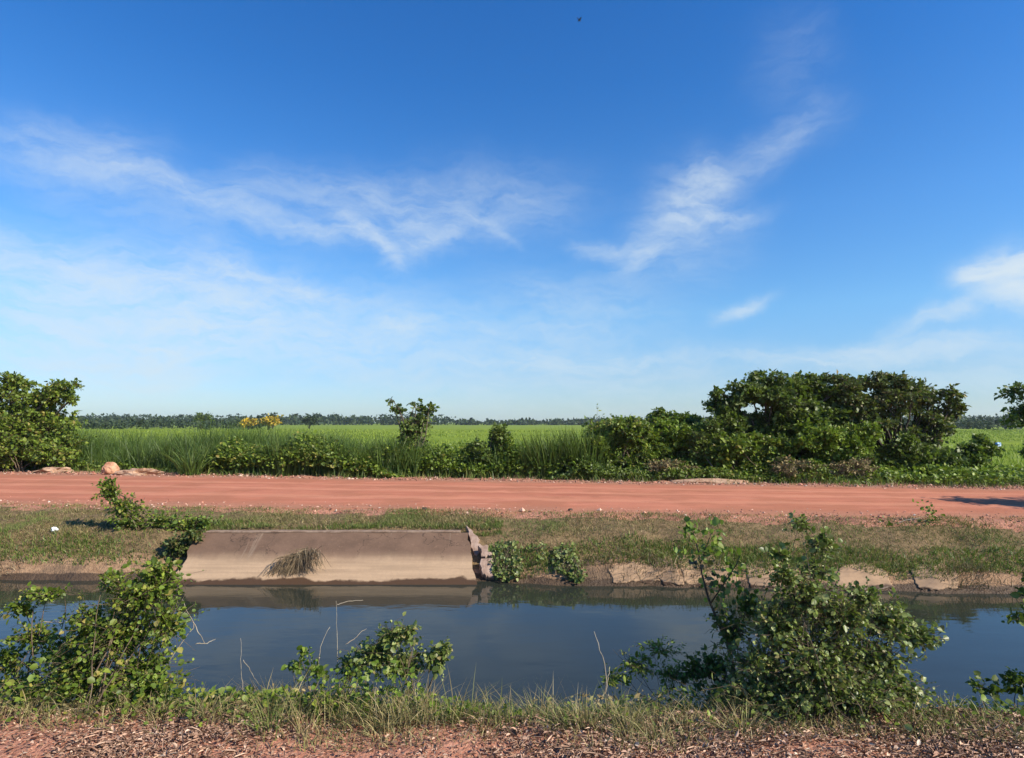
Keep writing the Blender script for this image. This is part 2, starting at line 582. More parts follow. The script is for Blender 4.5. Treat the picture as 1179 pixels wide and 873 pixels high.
M['grass_bank'] = leaf_mat('grass_bank', [(0, (.075, .085, .02)), (.35, (.16, .15, .042)), (.7, (.28, .21, .085)), (1, (.46, .36, .18))], trans=.25, rough=.7, patch=(.13, .18, .035), pscale=.8)
M['grass_green'] = leaf_mat('grass_green', [(0, (.065, .12, .018)), (.6, (.13, .20, .03)), (1, (.28, .27, .08))], trans=.3)
M['grass_tall'] = leaf_mat('grass_tall', [(0, (.035, .07, .014)), (.6, (.075, .13, .022)), (1, (.17, .22, .05))], trans=.3, patch=(.10, .16, .026))
M['grass_dry'] = leaf_mat('grass_dry', [(0, (.17, .12, .05)), (.5, (.34, .26, .12)), (.75, (.17, .19, .05)), (1, (.48, .39, .21))], trans=.15, rough=.8)
M['straw'] = leaf_mat('straw', [(0, (.11, .075, .04)), (.6, (.24, .17, .095)), (1, (.40, .31, .19))], trans=.1, rough=.85)
M['rice'] = leaf_mat('rice', [(0, (.17, .23, .014)), (.6, (.25, .325, .022)), (1, (.32, .37, .05))], trans=.35, rough=.6)
M['litter'] = leaf_mat('litter', [(0, (.16, .085, .05)), (.3, (.32, .18, .115)), (.8, (.45, .28, .185)), (.97, (.58, .40, .28)), (1, (.62, .50, .38))], trans=.05, rough=.75)
M['bark'] = plain_mat('bark', (.10, .075, .05), (.20, .16, .115), 14, .9, .5, 50)
M['bark_dark'] = plain_mat('bark_dark', (.045, .035, .025), (.10, .08, .055), 14, .9, .5, 50)
M['twig'] = plain_mat('twig', (.09, .06, .038), (.19, .14, .09), 14, .85, .3, 60)
M['dead_wood'] = plain_mat('dead_wood', (.26, .21, .15), (.44, .38, .29), 12, .85, .4, 60)
M['rock'] = plain_mat('rock', (.42, .19, .10), (.58, .34, .21), 6, .9, .7, 26)
M['rubble'] = plain_mat('rubble', (.32, .17, .10), (.50, .33, .22), 9, .95, .8, 22)
M['white_plastic'] = plain_mat('white_plastic', (.72, .73, .74), (.82, .82, .82), 9, .4, .2, 30)
M['blue_plastic'] = plain_mat('blue_plastic', (.22, .48, .80), (.62, .76, .88), 5, .4, .2, 30)
M['bird_black'] = plain_mat('bird_black', (.015, .015, .018), (.04, .04, .045), 30, .7, .1, 60)


def ground_mat():
    m, t, out = new_mat('ground_soil')
    g = t.add('ShaderNodeNewGeometry')
    pos = g.outputs['Position']
    at = t.add('ShaderNodeAttribute', attribute_name='zone')
    zs = t.add('ShaderNodeSeparateColor', {0: at.outputs['Color']})
    n1 = t.noise(pos, 1.3, 5, .6).outputs[0]
    n2 = t.noise(pos, 11, 5, .65).outputs[0]
    n3 = t.noise(pos, 55, 4, .6).outputs[0]
    clay = t.mix(t.sstep(n2, .3, .7), (.23, .135, .075), (.36, .225, .13))
    clay = t.mix(t.sstep(n1, .5, .65), clay, (.16, .105, .065))
    lat = t.mix(t.sstep(n2, .3, .7), (.36, .15, .09), (.48, .225, .145))
    lat = t.mix(t.sstep(n3, .52, .68), lat, (.50, .28, .19))
    lat = t.mix(t.sstep(n1, .52, .66), lat, (.28, .13, .085))
    fld = t.mix(t.sstep(n1, .3, .7), (.14, .19, .012), (.21, .275, .018))
    nb = t.noise(t.add('ShaderNodeMapping', {'Vector': pos, 'Scale': (.035, .22, 1)}).outputs[0], 1.0, 4, .6).outputs[0]
    fld = t.mix(t.sstep(nb, .48, .62), fld, (.16, .225, .018))
    edge = t.m('MULTIPLY_ADD', t.m('SUBTRACT', n2, .5), .9, zs.outputs[0])
    tf = t.add('ShaderNodeAttribute', attribute_name='turf').outputs['Fac']
    sod = t.mix(t.sstep(n2, .3, .7), (.11, .075, .035), (.24, .16, .08))
    clay = t.mix(t.sstep(t.m('MULTIPLY_ADD', t.m('SUBTRACT', n2, .5), .8, tf), .4, .6), clay, sod)
    col = t.mix(t.sstep(edge, .35, .65), clay, lat)
    col = t.mix(t.sstep(zs.outputs[1], .35, .65), col, fld)
    wet = t.m('MULTIPLY_ADD', t.m('SUBTRACT', n2, .5), .5, zs.outputs[2])
    wf = t.sstep(wet, .4, .6)
    col = t.mix(t.m('MULTIPLY', wf, .85), col, (.055, .036, .022))
    bh = t.m('MULTIPLY_ADD', n3, .6, n2)
    vor = t.add('ShaderNodeTexVoronoi', {'Vector': pos, 'Scale': 34.0})
    bh = t.m('MULTIPLY_ADD', vor.outputs[0], -.4, bh)
    bp = t.add('ShaderNodeBump', {'Strength': .8, 'Distance': .03, 'Height': bh})
    b = t.add('ShaderNodeBsdfPrincipled', {'Base Color': col, 'Roughness': t.m('MULTIPLY_ADD', wf, -.45, .95), 'Normal': bp.outputs[0], 'Specular IOR Level': .2})
    t.put(out.inputs[0], b.outputs[0])
    return m


def road_mat():
    m, t, out = new_mat('red_dirt')
    g = t.add('ShaderNodeNewGeometry')
    pos = g.outputs['Position']
    ac = t.add('ShaderNodeAttribute', attribute_name='across').outputs['Fac']
    st = t.add('ShaderNodeMapping', {'Vector': pos, 'Rotation': (0, 0, math.radians(7)), 'Scale': (.10, 2.2, 1)}).outputs[0]
    s1 = t.noise(st, 1.6, 7, .66, .9).outputs[0]
    n2 = t.noise(pos, 9, 6, .7).outputs[0]
    n3 = t.noise(pos, 45, 4, .65).outputs[0]
    nl = t.noise(pos, .7, 4, .6).outputs[0]
    col = t.mix(t.sstep(s1, .35, .65), (.41, .145, .080), (.50, .19, .110))
    col = t.mix(t.sstep(nl, .44, .60, 0, .85), col, (.38, .145, .078))
    acw = t.m('MULTIPLY_ADD', t.m('SUBTRACT', s1, .5), .10, ac)
    for c, wd in ((.30, .055), (.52, .05), (.72, .05)):
        dd = t.m('ABSOLUTE', t.m('SUBTRACT', acw, c))
        col = t.mix(t.sstep(dd, wd, wd * .3, 0, .55), col, (.56, .235, .135))
    edge = t.m('MINIMUM', acw, t.m('SUBTRACT', 1.0, acw))
    ed = t.m('MULTIPLY_ADD', t.m('SUBTRACT', n2, .5), .22, edge)
    col = t.mix(t.sstep(ed, .16, .02, 0, .85), col, (.36, .17, .10))
    col = t.mix(t.sstep(n3, .60, .72, 0, .6), col, (.56, .31, .18))
    col = t.mix(t.sstep(n2, .64, .76, 0, .5), col, (.24, .075, .045))
    sc2 = t.noise(t.add('ShaderNodeMapping', {'Vector': pos, 'Rotation': (0, 0, math.radians(8)), 'Scale': (.6, 3.4, 1)}).outputs[0], 1.1, 7, .72, 1.0).outputs[0]
    col = t.mix(t.sstep(sc2, .56, .66, 0, .55), col, (.30, .095, .055))
    col = t.mix(t.sstep(sc2, .40, .30, 0, .5), col, (.56, .27, .165))
    bh = t.m('MULTIPLY_ADD', n3, .5, t.m('MULTIPLY_ADD', n2, .8, s1))
    bp = t.add('ShaderNodeBump', {'Strength': .55, 'Distance': .02, 'Height': bh})
    b = t.add('ShaderNodeBsdfPrincipled', {'Base Color': col, 'Roughness': .95, 'Normal': bp.outputs[0], 'Specular IOR Level': .15})
    t.put(out.inputs[0], b.outputs[0])
    return m


def water_mat():
    m, t, out = new_mat('canal_water')
    g = t.add('ShaderNodeNewGeometry')
    pos = g.outputs['Position']
    a = t.add('ShaderNodeMapping', {'Vector': pos, 'Rotation': (0, 0, math.radians(12)), 'Scale': (1.0, 2.6, 1)}).outputs[0]
    n1 = t.noise(a, 1.2, 3, .55).outputs[0]
    n2 = t.noise(a, 7, 3, .5, .4).outputs[0]
    calm = t.sstep(t.noise(pos, .55, 2, .5).outputs[0], .42, .62, .15, 1.0)
    h = t.m('MULTIPLY_ADD', t.m('MULTIPLY', n2, calm), .22, n1)
    bp = t.add('ShaderNodeBump', {'Strength': .06, 'Distance': .05, 'Height': h})
    b = t.add('ShaderNodeBsdfPrincipled', {'Base Color': (.027, .031, .022, 1), 'Roughness': .035, 'IOR': 1.33, 'Normal': bp.outputs[0], 'Specular IOR Level': .5})
    t.put(out.inputs[0], b.outputs[0])
    return m


def concrete_mat(name, top, band, z_mid=-.33, soft=.08):
    """weathered lining: a dark crust above the old water line, pale silt below, wet foot"""
    m, t, out = new_mat(name)
    g = t.add('ShaderNodeNewGeometry')
    pos = g.outputs['Position']
    sp = t.add('ShaderNodeSeparateXYZ', {0: pos})
    n1 = t.noise(pos, 3.2, 6, .65).outputs[0]
    n2 = t.noise(pos, 22, 5, .65).outputs[0]
    dr = t.noise(t.add('ShaderNodeMapping', {'Vector': pos, 'Scale': (9, .6, .6)}).outputs[0], 1.0, 4, .6).outputs[0]
    hb = t.noise(t.add('ShaderNodeMapping', {'Vector': pos, 'Scale': (.5, 6, 14)}).outputs[0], 1.6, 4, .6).outputs[0]
    crust = t.mix(t.sstep(n1, .3, .7), top, tuple(c * 1.4 for c in top))
    crust = t.mix(t.sstep(n2, .58, .74, 0, .5), crust, tuple(c * 2.3 for c in top))
    crust = t.mix(t.sstep(dr, .60, .70, 0, .30), crust, (.40, .31, .22))
    vo = t.add('ShaderNodeTexVoronoi', {'Vector': t.vm('ADD', pos, t.noise(pos, 3.0, 4, .6).outputs['Color']), 'Scale': .8}, feature='DISTANCE_TO_EDGE').outputs[0]
    crust = t.mix(t.sstep(vo, .010, .003, 0, .7), crust, (.05, .032, .022))
    silt = t.mix(t.sstep(hb, .35, .65), band, tuple(c * .78 for c in band))
    silt = t.mix(t.sstep(n2, .3, .7, 0, .3), silt, tuple(c * .7 for c in band))
    zz = t.m('MULTIPLY_ADD', t.m('SUBTRACT', n1, .5), .10, sp.outputs[2])
    zz = t.m('MULTIPLY_ADD', t.m('SUBTRACT', dr, .5), .06, zz)
    col = t.mix(t.sstep(zz, z_mid - soft, z_mid + soft), silt, crust)
    wz = t.m('MULTIPLY_ADD', t.m('SUBTRACT', t.noise(pos, 2.4, 4, .6).outputs[0], .5), .16, sp.outputs[2])
    wf = t.sstep(wz, -.535, -.560)
    col = t.mix(wf, col, (.075, .042, .022))
    bp = t.add('ShaderNodeBump', {'Strength': .45, 'Distance': .012, 'Height': t.m('MULTIPLY_ADD', n2, .7, n1)})
    b = t.add('ShaderNodeBsdfPrincipled', {'Base Color': col, 'Roughness': t.m('MULTIPLY_ADD', wf, -.4, .9), 'Normal': bp.outputs[0], 'Specular IOR Level': .25})
    t.put(out.inputs[0], b.outputs[0])
    return m


M['ground'] = ground_mat()
M['road'] = road_mat()
M['water'] = water_mat()
M['concrete'] = concrete_mat('old_concrete', (.122, .074, .048), (.44, .30, .185))
M['concrete_earth'] = concrete_mat('earthy_concrete', (.27, .165, .095), (.40, .26, .155), -.28, .2)
M['concrete_broken'] = plain_mat('broken_concrete', (.26, .17, .125), (.42, .30, .23), 9, .9, .6, 30)

# ------------------------------------------------------------------ the setting: ground, road, water
def axis(knots):
    out = [knots[0][0]]
    for (a, b, st) in knots:
        n = max(1, int(round((b - a) / st)))
        out += list(np.linspace(a, b, n + 1)[1:])
    return np.array(out)


gx = axis([(-1500, -300, 150), (-300, -60, 12), (-60, -22, 2.0), (-22, -9, .35), (-9, 9, .10), (9, 22, .35), (22, 60, 2.0), (60, 300, 12), (300, 1500, 150)])
gy = axis([(-150, -20, 20), (-20, 1, 1.2), (1, 2.4, .2), (2.4, 10.8, .07), (10.8, 20, .25), (20, 48, .8), (48, 240, 2.0), (240, 500, 30), (500, 2500, 250)])
X, Yg = np.meshgrid(gx, gy)
Z = gz(X, Yg)
xs = np.clip(X, -60, 60)
lat = ((Yg < yn0(xs) + .1) * 1.0) + ((Yg > yr0(xs) - .22) & (Yg < yr1(xs) + 1.3)) * 1.0
fieldm = np.clip((Yg - yr1(xs) - 2.0) / 2.5, 0, 1)
wet = np.clip((-.50 - Z) / .05, 0, 1) * (Yg < 11) * (Yg > 3)
turf = np.clip((Yg - yf1(xs) - .30 - .5 * slabfree(xs) * np.clip(fbm(xs * .9, 0 * xs, 77) + .05 + .12 * np.clip(xs, 0, 1), -.3, .6)) / .12, 0, 1) * (Yg < yr0(xs) - .1) + ((Yg > yn0(xs) - .1) & (Yg < yn1(xs)))
G = Geo()
nx, ny = len(gx), len(gy)
idx = np.arange(nx * ny).reshape(ny, nx)
G.add(np.stack([X, Yg, Z], -1).reshape(-1, 3), quads=np.stack([idx[:-1, :-1], idx[:-1, 1:], idx[1:, 1:], idx[1:, :-1]], -1).reshape(-1, 4))
gr = G.build('ground', M['ground'], attrs={'zone': np.stack([np.clip(lat, 0, 1), fieldm, wet], -1).reshape(-1, 3), 'turf': np.clip(turf, 0, 1).ravel()})
tag(gr, 'bare reddish soil of the canal banks, verges and fields', 'ground', kind='structure')

# road sheet
rx = axis([(-400, -60, 10), (-60, -22, 1), (-22, 22, .16), (22, 60, 1), (60, 400, 10)])
ra = np.linspace(0, 1, 60)
RX, RA = np.meshgrid(rx, ra)
cx_ = np.clip(RX, -60, 60)
e0 = yr0(cx_) + .02 + .42 * fbm(RX * 2.3, 0 * RX, 31)
e1 = yr1(cx_) + .05 + .2 * fbm(RX * 1.7, 0 * RX, 32)
RY = e0 + (e1 - e0) * RA
rut = 0
for c in (.30, .52, .72):
    rut = rut - .018 * np.exp(-((RA - c) / .04) ** 2)
RZ = gz(RX, RY) + .012 + .012 * fbm(RX * 4, RY * 4, 33) + rut * .5 + .03 * np.sin(np.pi * RA)
edge_drop = np.minimum(RA, 1 - RA) < .001
RZ = np.where(edge_drop, gz(RX, RY) - .02, RZ)
G = Geo()
ix = np.arange(RX.size).reshape(RX.shape)
G.add(np.stack([RX, RY, RZ], -1).reshape(-1, 3), quads=np.stack([ix[:-1, :-1], ix[:-1, 1:], ix[1:, 1:], ix[1:, :-1]], -1).reshape(-1, 4))
rd = G.build('dirt_road', M['road'], attrs={'across': RA.ravel()})
tag(rd, 'red laterite dirt road with faint wheel tracks along the far canal bank', 'road', kind='structure')

# water
wxs = np.linspace(-80, 80, 161)
G = Geo()
V = np.array([(x, y, -.60) for x in wxs for y in (3.9, 9.2)])
V[1::2, 1] = yf1(np.clip(wxs, -60, 60)) + .35
V[0::2, 1] = yn1(np.clip(wxs, -60, 60)) - .35
k = np.arange(160) * 2
G.add(V, quads=np.stack([k, k + 2, k + 3, k + 1], 1))
tag(G.build('water', M['water']), 'still dark canal water mirroring the blue sky', 'water', kind='structure')

# ------------------------------------------------------------------ canal lining on the far bank
def slab_mesh(outline_st, y0, y1, z0, z1, thick, xl0, xr0, jag=0.0, seed=0, cap=0.0, n_s=60, n_t=10):
    """sloping slab: s runs along x (bottom from xl0..xr0), t from foot to top; outline_st(t) gives left and right x"""
    rng = np.random.default_rng(seed)
    nrm = unit(np.array((0, -(z1 - z0), (y1 - y0))))
    g = Geo()
    top, bot = [], []
    for i in range(n_t + 1):
        t = i / n_t
        l, r = outline_st(t)
        for j in range(n_s + 1):
            s = j / n_s
            x = l + (r - l) * s
            p = np.array((x, y0 + (y1 - y0) * t, z0 + (z1 - z0) * t))
            p = p + nrm * (thick + .008 * float(fbm(x * 3, t * 4, seed)))
            top.append(p)
            bot.append(p - nrm * (thick + .07))
    n = (n_t + 1) * (n_s + 1)
    ii = np.arange(n).reshape(n_t + 1, n_s + 1)
    Q = [np.stack([ii[:-1, :-1], ii[:-1, 1:], ii[1:, 1:], ii[1:, :-1]], -1).reshape(-1, 4)]
    Q.append(np.stack([ii[:-1, :-1], ii[1:, :-1], ii[1:, 1:], ii[:-1, 1:]], -1).reshape(-1, 4) + n)
    loop = list(ii[0, :]) + list(ii[1:, -1]) + list(ii[-1, ::-1][1:]) + list(ii[::-1, 0][1:-1])
    side = [[loop[q], loop[q] + n, loop[(q + 1) % len(loop)] + n, loop[(q + 1) % len(loop)]] for q in range(len(loop))]
    Q.append(np.array(side))
    g.add(np.array(top + bot), quads=np.concatenate(Q))
    return g


lin = thing('canal_lining', 'long sloping concrete slab lining the far bank, dark above and pale at the foot', 'canal lining', (-2.6, 8.9, -.35))


def main_outline(t):
    jl = .10 * float(vnoise(t * 6, 3, 4))
    return -4.72 - .02 * t + jl, -.50 - .20 * t + .05 * float(vnoise(t * 9, 1, 2))


slab_mesh(main_outline, 8.38, 9.30, -.66, -.085, .03, -4.6, -.5, seed=11, n_s=110, n_t=22).build('slab', M['concrete'], lin, smooth=False)
g = Geo()      # cast lip along the top edge
xx = np.linspace(-4.60, -.78, 60)
for sgn in (0,):
    prof = [(9.27, -.055), (9.28, -.042), (9.40, -.040), (9.42, -.10), (9.32, -.12)]
    V = np.array([(x, y + .012 * float(vnoise(x * 3, 0, 5)), z + .012 * float(fbm(x * 2, 1, 8))) for x in xx for (y, z) in prof])
    kk = len(prof)
    Q = [[i * kk + j, (i + 1) * kk + j, (i + 1) * kk + (j + 1) % kk, i * kk + (j + 1) % kk] for i in range(len(xx) - 1) for j in range(kk)]
    e = (len(xx) - 1) * kk
    g.add(V, [[0, 1, 2], [0, 2, 3], [0, 3, 4], [e, e + 2, e + 1], [e, e + 3, e + 2], [e, e + 4, e + 3]], Q)
M['lip'] = plain_mat('lip_concrete', (.18, .115, .075), (.30, .21, .145), 9, .9, .5, 34)
g.build('top_lip', M['lip'], lin, smooth=False)


def chunk(name, label, cat, uv, Y0, Y1, mat, thick=.09, seed=0):
    """a broken plate of concrete lying on the bank: outline given on the slope"""
    rng = np.random.default_rng(seed)
    pts = []
    for (u, v) in uv:
        d = ray(u, v)
        tt = np.linspace(7.6, 10.2, 1500) / d[1]
        q = d[None] * tt[:, None] + np.array((0, 0, CAMZ))
        hit = int(np.argmax(q[:, 2] < gz(q[:, 0], q[:, 1])))
        pts.append(q[hit])
    pts = np.array(pts)
    n = unit(np.array((0, -.62, .78))) + rng.normal(0, .03, 3)
    n = unit(n)
    c = pts.mean(0)
    # densify the outline
    dens = []
    for i in range(len(pts)):
        a, b = pts[i], pts[(i + 1) % len(pts)]
        for q in range(5):
            dens.append(a + (b - a) * q / 5 + rng.normal(0, .014, 3))
    dens = np.array(dens)
    N = len(dens)
    flat = dens - np.outer((dens - c) @ n, n)
    up = flat + n * thick
    inn = c + (flat - c) * .93 + n * (thick + .010)
    lo = dens - n * .10
    g = Geo()
    V = np.concatenate([lo, up, inn, [c + n * (thick + .010)]])
    Q = [[i, (i + 1) % N, N + (i + 1) % N, N + i] for i in range(N)] + [[N + i, N + (i + 1) % N, 2 * N + (i + 1) % N, 2 * N + i] for i in range(N)]
    T = [[2 * N + i, 2 * N + (i + 1) % N, 3 * N] for i in range(N)]
    g.add(V, T, Q)
    return tag(g.build(name, mat, origin=c, smooth=False), label, cat)


chunk('broken_slab', 'cracked triangular corner plate at the right end of the long concrete slab', 'broken concrete', [(538, 614), (552, 622), (555, 633), (548, 641), (543, 632)], 0, 0, M['concrete_broken'], .05, 1)
chunk('broken_slab', 'small tilted concrete lump wedged above the gap beside the creeper', 'broken concrete', [(553, 637), (561, 634), (566, 645), (556, 648)], 0, 0, M['concrete_broken'], .12, 2)
chunk('broken_slab', 'upright broken concrete block at the waterline between slab and creeper', 'broken concrete', [(554, 649), (566, 648), (568, 668), (555, 666)], 0, 0, M['concrete_broken'], .09, 3)
def plate(name, label, cat, uv, mat, seed):
    """thin worn lining plate that follows the bank, with a ragged outline"""
    uv = np.array(uv, float)
    u0, v0 = uv.min(0) - 3
    u1, v1 = uv.max(0) + 3
    nu, nv = int((u1 - u0) / 1.6), int((v1 - v0) / 1.1)
    U, Vv = np.meshgrid(np.linspace(u0, u1, nu), np.linspace(v0, v1, nv))
    Uw, Vw = U + 9 * fbm(U * .09, Vv * .12, seed), Vv + 8 * fbm(U * .11, Vv * .1, seed + 5)
    ins = np.zeros(U.shape, bool)
    for k in range(len(uv)):
        (ax, ay), (bx, by) = uv[k], uv[(k + 1) % len(uv)]
        c = ((ay > Vw) != (by > Vw)) & (Uw < (bx - ax) * (Vw - ay) / (by - ay + 1e-9) + ax)
        ins ^= c
    pts = hit_ground(U, Vv).reshape(nv, nu, 3)
    sm = pts.copy()
    for q in range(6):
        sm[1:-1, 1:-1] = (sm[:-2, 1:-1] + sm[2:, 1:-1] + sm[1:-1, :-2] + sm[1:-1, 2:]) / 4
    sm += np.array((0, -.010, .012))
    ii = np.arange(nu * nv).reshape(nv, nu)
    f = np.stack([ii[:-1, :-1], ii[1:, :-1], ii[1:, 1:], ii[:-1, 1:]], -1)[ins[:-1, :-1]]
    used, inv = np.unique(f, return_inverse=True)
    g = Geo()
    V = sm.reshape(-1, 3)[used]
    g.add(V, quads=inv.reshape(-1, 4))
    o = g.build(name, mat, origin=V.mean(0))
    so = o.modifiers.new('thickness', 'SOLIDIFY')
    so.thickness = .05
    so.offset = -1
    return tag(o, label, cat)


for uv, lb, sd in (
    ([(700, 655), (722, 650), (740, 647), (752, 652), (760, 671), (735, 671), (705, 670)], 'low broken lining strip at the waterline right of the creeper clumps', 14),
    ([(752, 643), (768, 638), (778, 652), (786, 674), (762, 673), (752, 660)], 'tan cracked piece of canal lining behind the slender sapling', 4),
    ([(778, 640), (800, 637), (830, 644), (846, 656), (850, 675), (800, 676), (789, 673)], 'tan tilted piece of canal lining right of the dark crack', 5),
    ([(856, 650), (880, 643), (902, 642), (916, 656), (920, 676), (862, 676)], 'pale tan lining piece half hidden by the big bush', 6),
    ([(966, 654), (985, 648), (1005, 650), (1022, 662), (1030, 678), (980, 681), (962, 672)], 'crumbling tan lining piece right of the big bush', 7),
    ([(1046, 657), (1070, 650), (1088, 652), (1104, 664), (1100, 678), (1060, 679)], 'rightmost tan lining piece under the overhanging green turf', 8)):
    plate('lining_remnant', lb, 'canal lining', uv, M['concrete_earth'], sd)

# ------------------------------------------------------------------ ground cover (stuff)
def scatter(n, x0, x1, y0f, y1f, rng, dens=None):
    x = rng.uniform(x0, x1, n)
    a, b = y0f(x), y1f(x)
    y = a + (b - a) * rng.random(n)
    if dens is not None:
        k = rng.random(n) < dens(x, y)
        x, y = x[k], y[k]
    return x, y


def lay(x, y, dz=0.0):
    return np.stack([x, y, gz(x, y) + dz], 1)


rng = np.random.default_rng(21)
# short half dry grass between road and canal
G = Geo()
def lipf(x): return yf1(x) + .30 + .45 * slabfree(x) * np.clip(fbm(x * .9, 0 * x, 77) + .05 + .12 * np.clip(x, 0, 1), -.3, .6)
def lowf(x): return np.where(slabfree(x) < .5, yf2(x) + .10, lipf(x))
x, y = scatter(170000, -17, 14, lowf, lambda x: yr0(x) + .12, rng,
               lambda x, y: np.clip(.55 + 1.5 * fbm(x * 1.3, y * 2.2, 41) - .5 * np.clip((y - yr0(x) + .16) / .4, 0, 1), .04, 1))
h = rng.uniform(.025, .075, len(x)) * (.6 + 1.0 * vnoise(x * 1.6, y * 2.4, 42))
blades(G, lay(x, y, -.005), h, rng.uniform(.006, .013, len(x)), rng.normal(0, .6, (len(x), 2)), rng, 1)
tag(G.build('bank_grass', M['grass_bank']), 'short half dry grass between the red road and the canal', 'grass', kind='stuff')
# greener turf at the lip of the bank and hanging over it
G = Geo()
x, y = scatter(60000, -13, 13, lambda x: lowf(x) - .10 * slabfree(x), lambda x: lowf(x) + .55, rng,
               lambda x, y: np.clip(.62 + .16 * np.clip(x, -2, 2) / 2 + 2.0 * fbm(x * .8, y * 1.5, 45) - .5 * np.clip((y - lowf(x) - .3) / .3, 0, 1), 0, 1))
h = rng.uniform(.04, .11, len(x))
blades(G, lay(x, y, -.005), h, rng.uniform(.006, .013, len(x)), rng.normal(0, .5, (len(x), 2)) + np.array((0, -.3)), rng, 2)
tag(G.build('bank_turf', M['grass_green']), 'greener turf along the lip of the far bank', 'grass', kind='stuff')
# dead roots and straw on the bare far bank
G = Geo()
x, y = scatter(26000, -13, 13, lambda x: yf1(x) + .06, lambda x: lowf(x) + .08, rng, lambda x, y: slabfree(x) * np.clip(.08 + 3.2 * fbm(x * 1.2, y * 1.2, 47), 0, 1))
blades(G, lay(x, y, 0), rng.uniform(.06, .2, len(x)), rng.uniform(.005, .010, len(x)), rng.normal(0, .5, (len(x), 2)) + np.array((0, -.9)), rng, 3)
tag(G.build('bank_straw', M['straw']), 'dead straw and roots trailing down the far bank', 'dry grass', kind='stuff')

# near bank: leaf litter on the laterite verge
G = Geo()
x, y = scatter(260000, -4.6, 4.6, lambda x: 0 * x + 2.1, lambda x: yn0(x) + .10, rng,
               lambda x, y: np.clip(.42 + .22 * x / 3 + 2.6 * fbm(x * 1.2, y * 1.9, 51) + .3 * np.clip((y - 3.2) * 2, 0, 1), .10, 1))
n = len(x)
pos = lay(x, y, .002) + np.stack([0 * x, 0 * x, rng.uniform(0, .022, n)], 1)
dirs = rng.normal(0, 1, (n, 3)) * np.array((1.1, .8, .22))
nn = unit(rng.normal(0, .38, (n, 3)) + np.array((0, 0, 1.)))
kd = rng.random(n)
sz = np.clip(rng.lognormal(0, .45, n), .35, 2.6)
a_, b_, c_ = kd < .45, (kd >= .45) & (kd < .75), kd >= .75
leaves(G, pos[a_], dirs[a_], nn[a_], .0135 * sz[a_], OVATE * np.array((1.2, .60, 1.6)))
leaves(G, pos[b_], dirs[b_], nn[b_], .025 * sz[b_], LANCE * np.array((1.3, .45, 1.2)))
leaves(G, pos[c_], dirs[c_], nn[c_], .012 * sz[c_], OVATE * np.array((1, .9, 3.0)))
tag(G.build('leaf_litter', M['litter']), 'brown dead leaf litter over the red near verge', 'leaf litter', kind='stuff')
# dry grass strip along the near edge
G = Geo()
x, y = scatter(36000, -5.2, 5.2, lambda x: yn0(x) - .32, lambda x: yn0(x) + .40, rng, lambda x, y: np.clip(.45 + 2.4 * fbm(x * 1.5, y * 2.2, 55) - .25 * (x > 2.6), 0, 1))
blades(G, lay(x, y, -.005), rng.uniform(.03, .12, len(x)) * (.5 + vnoise(x * 1.7, y * 2, 62)), rng.uniform(.003, .007, len(x)), rng.normal(0, .6, (len(x), 2)), rng, 3)
hx, hy = scatter(4200, -1.45, .25, lambda x: yn0(x) - .15, lambda x: yn0(x) + .35, rng, lambda x, y: np.clip(.4 + 1.9 * fbm(x * 2, y * 2.2, 57), 0, 1))
blades(G, lay(hx, hy, -.005), rng.uniform(.10, .27, len(hx)), rng.uniform(.003, .006, len(hx)), rng.normal(0, .55, (len(hx), 2)), rng, 3)
tag(G.build('dry_grass', M['grass_dry']), 'pale dry grass fringe along the near canal edge', 'dry grass', kind='stuff')
G = Geo()
x, y = scatter(17000, -5.4, 5.4, lambda x: yn0(x) - .12, lambda x: yn1(x) - .05, rng, lambda x, y: np.clip(.22 + 2.6 * fbm(x * 1.3, y * 1.5, 58), 0, 1))
blades(G, lay(x, y, -.005), rng.uniform(.05, .16, len(x)) * (.30 + .8 * vnoise(x * 2, y, 59)), rng.uniform(.004, .008, len(x)), rng.normal(0, .45, (len(x), 2)), rng, 3)
tag(G.build('edge_grass', M['grass_green']), 'green grass growing down the near bank to the water', 'grass', kind='stuff')
# small leafy ground cover under the near bushes
G = Geo()
x, y = scatter(14000, -5.0, 5.0, lambda x: yn0(x) - .22, lambda x: yn0(x) + .45, rng, lambda x, y: .5 * np.clip(.0 + 2.6 * fbm(x * 1.4, y * 2, 61) + .35 * (x < -1.2) + .2 * (x > 1.2), 0, 1) * (x < 3.1))
n = len(x)
pos = lay(x, y) + np.stack([0 * x, 0 * x, rng.uniform(.005, .10, n)], 1)
leaves(G, pos, rng.normal(0, 1, (n, 3)) * np.array((1, 1, .4)), unit(rng.normal(0, .5, (n, 3)) + np.array((0, -.2, 1.))), .022 * rng.lognormal(0, .3, n), OVATE)
tag(G.build('ground_creeper', M['leaf_mid']), 'small leaved green creeper over the near canal edge', 'ground cover', kind='stuff')


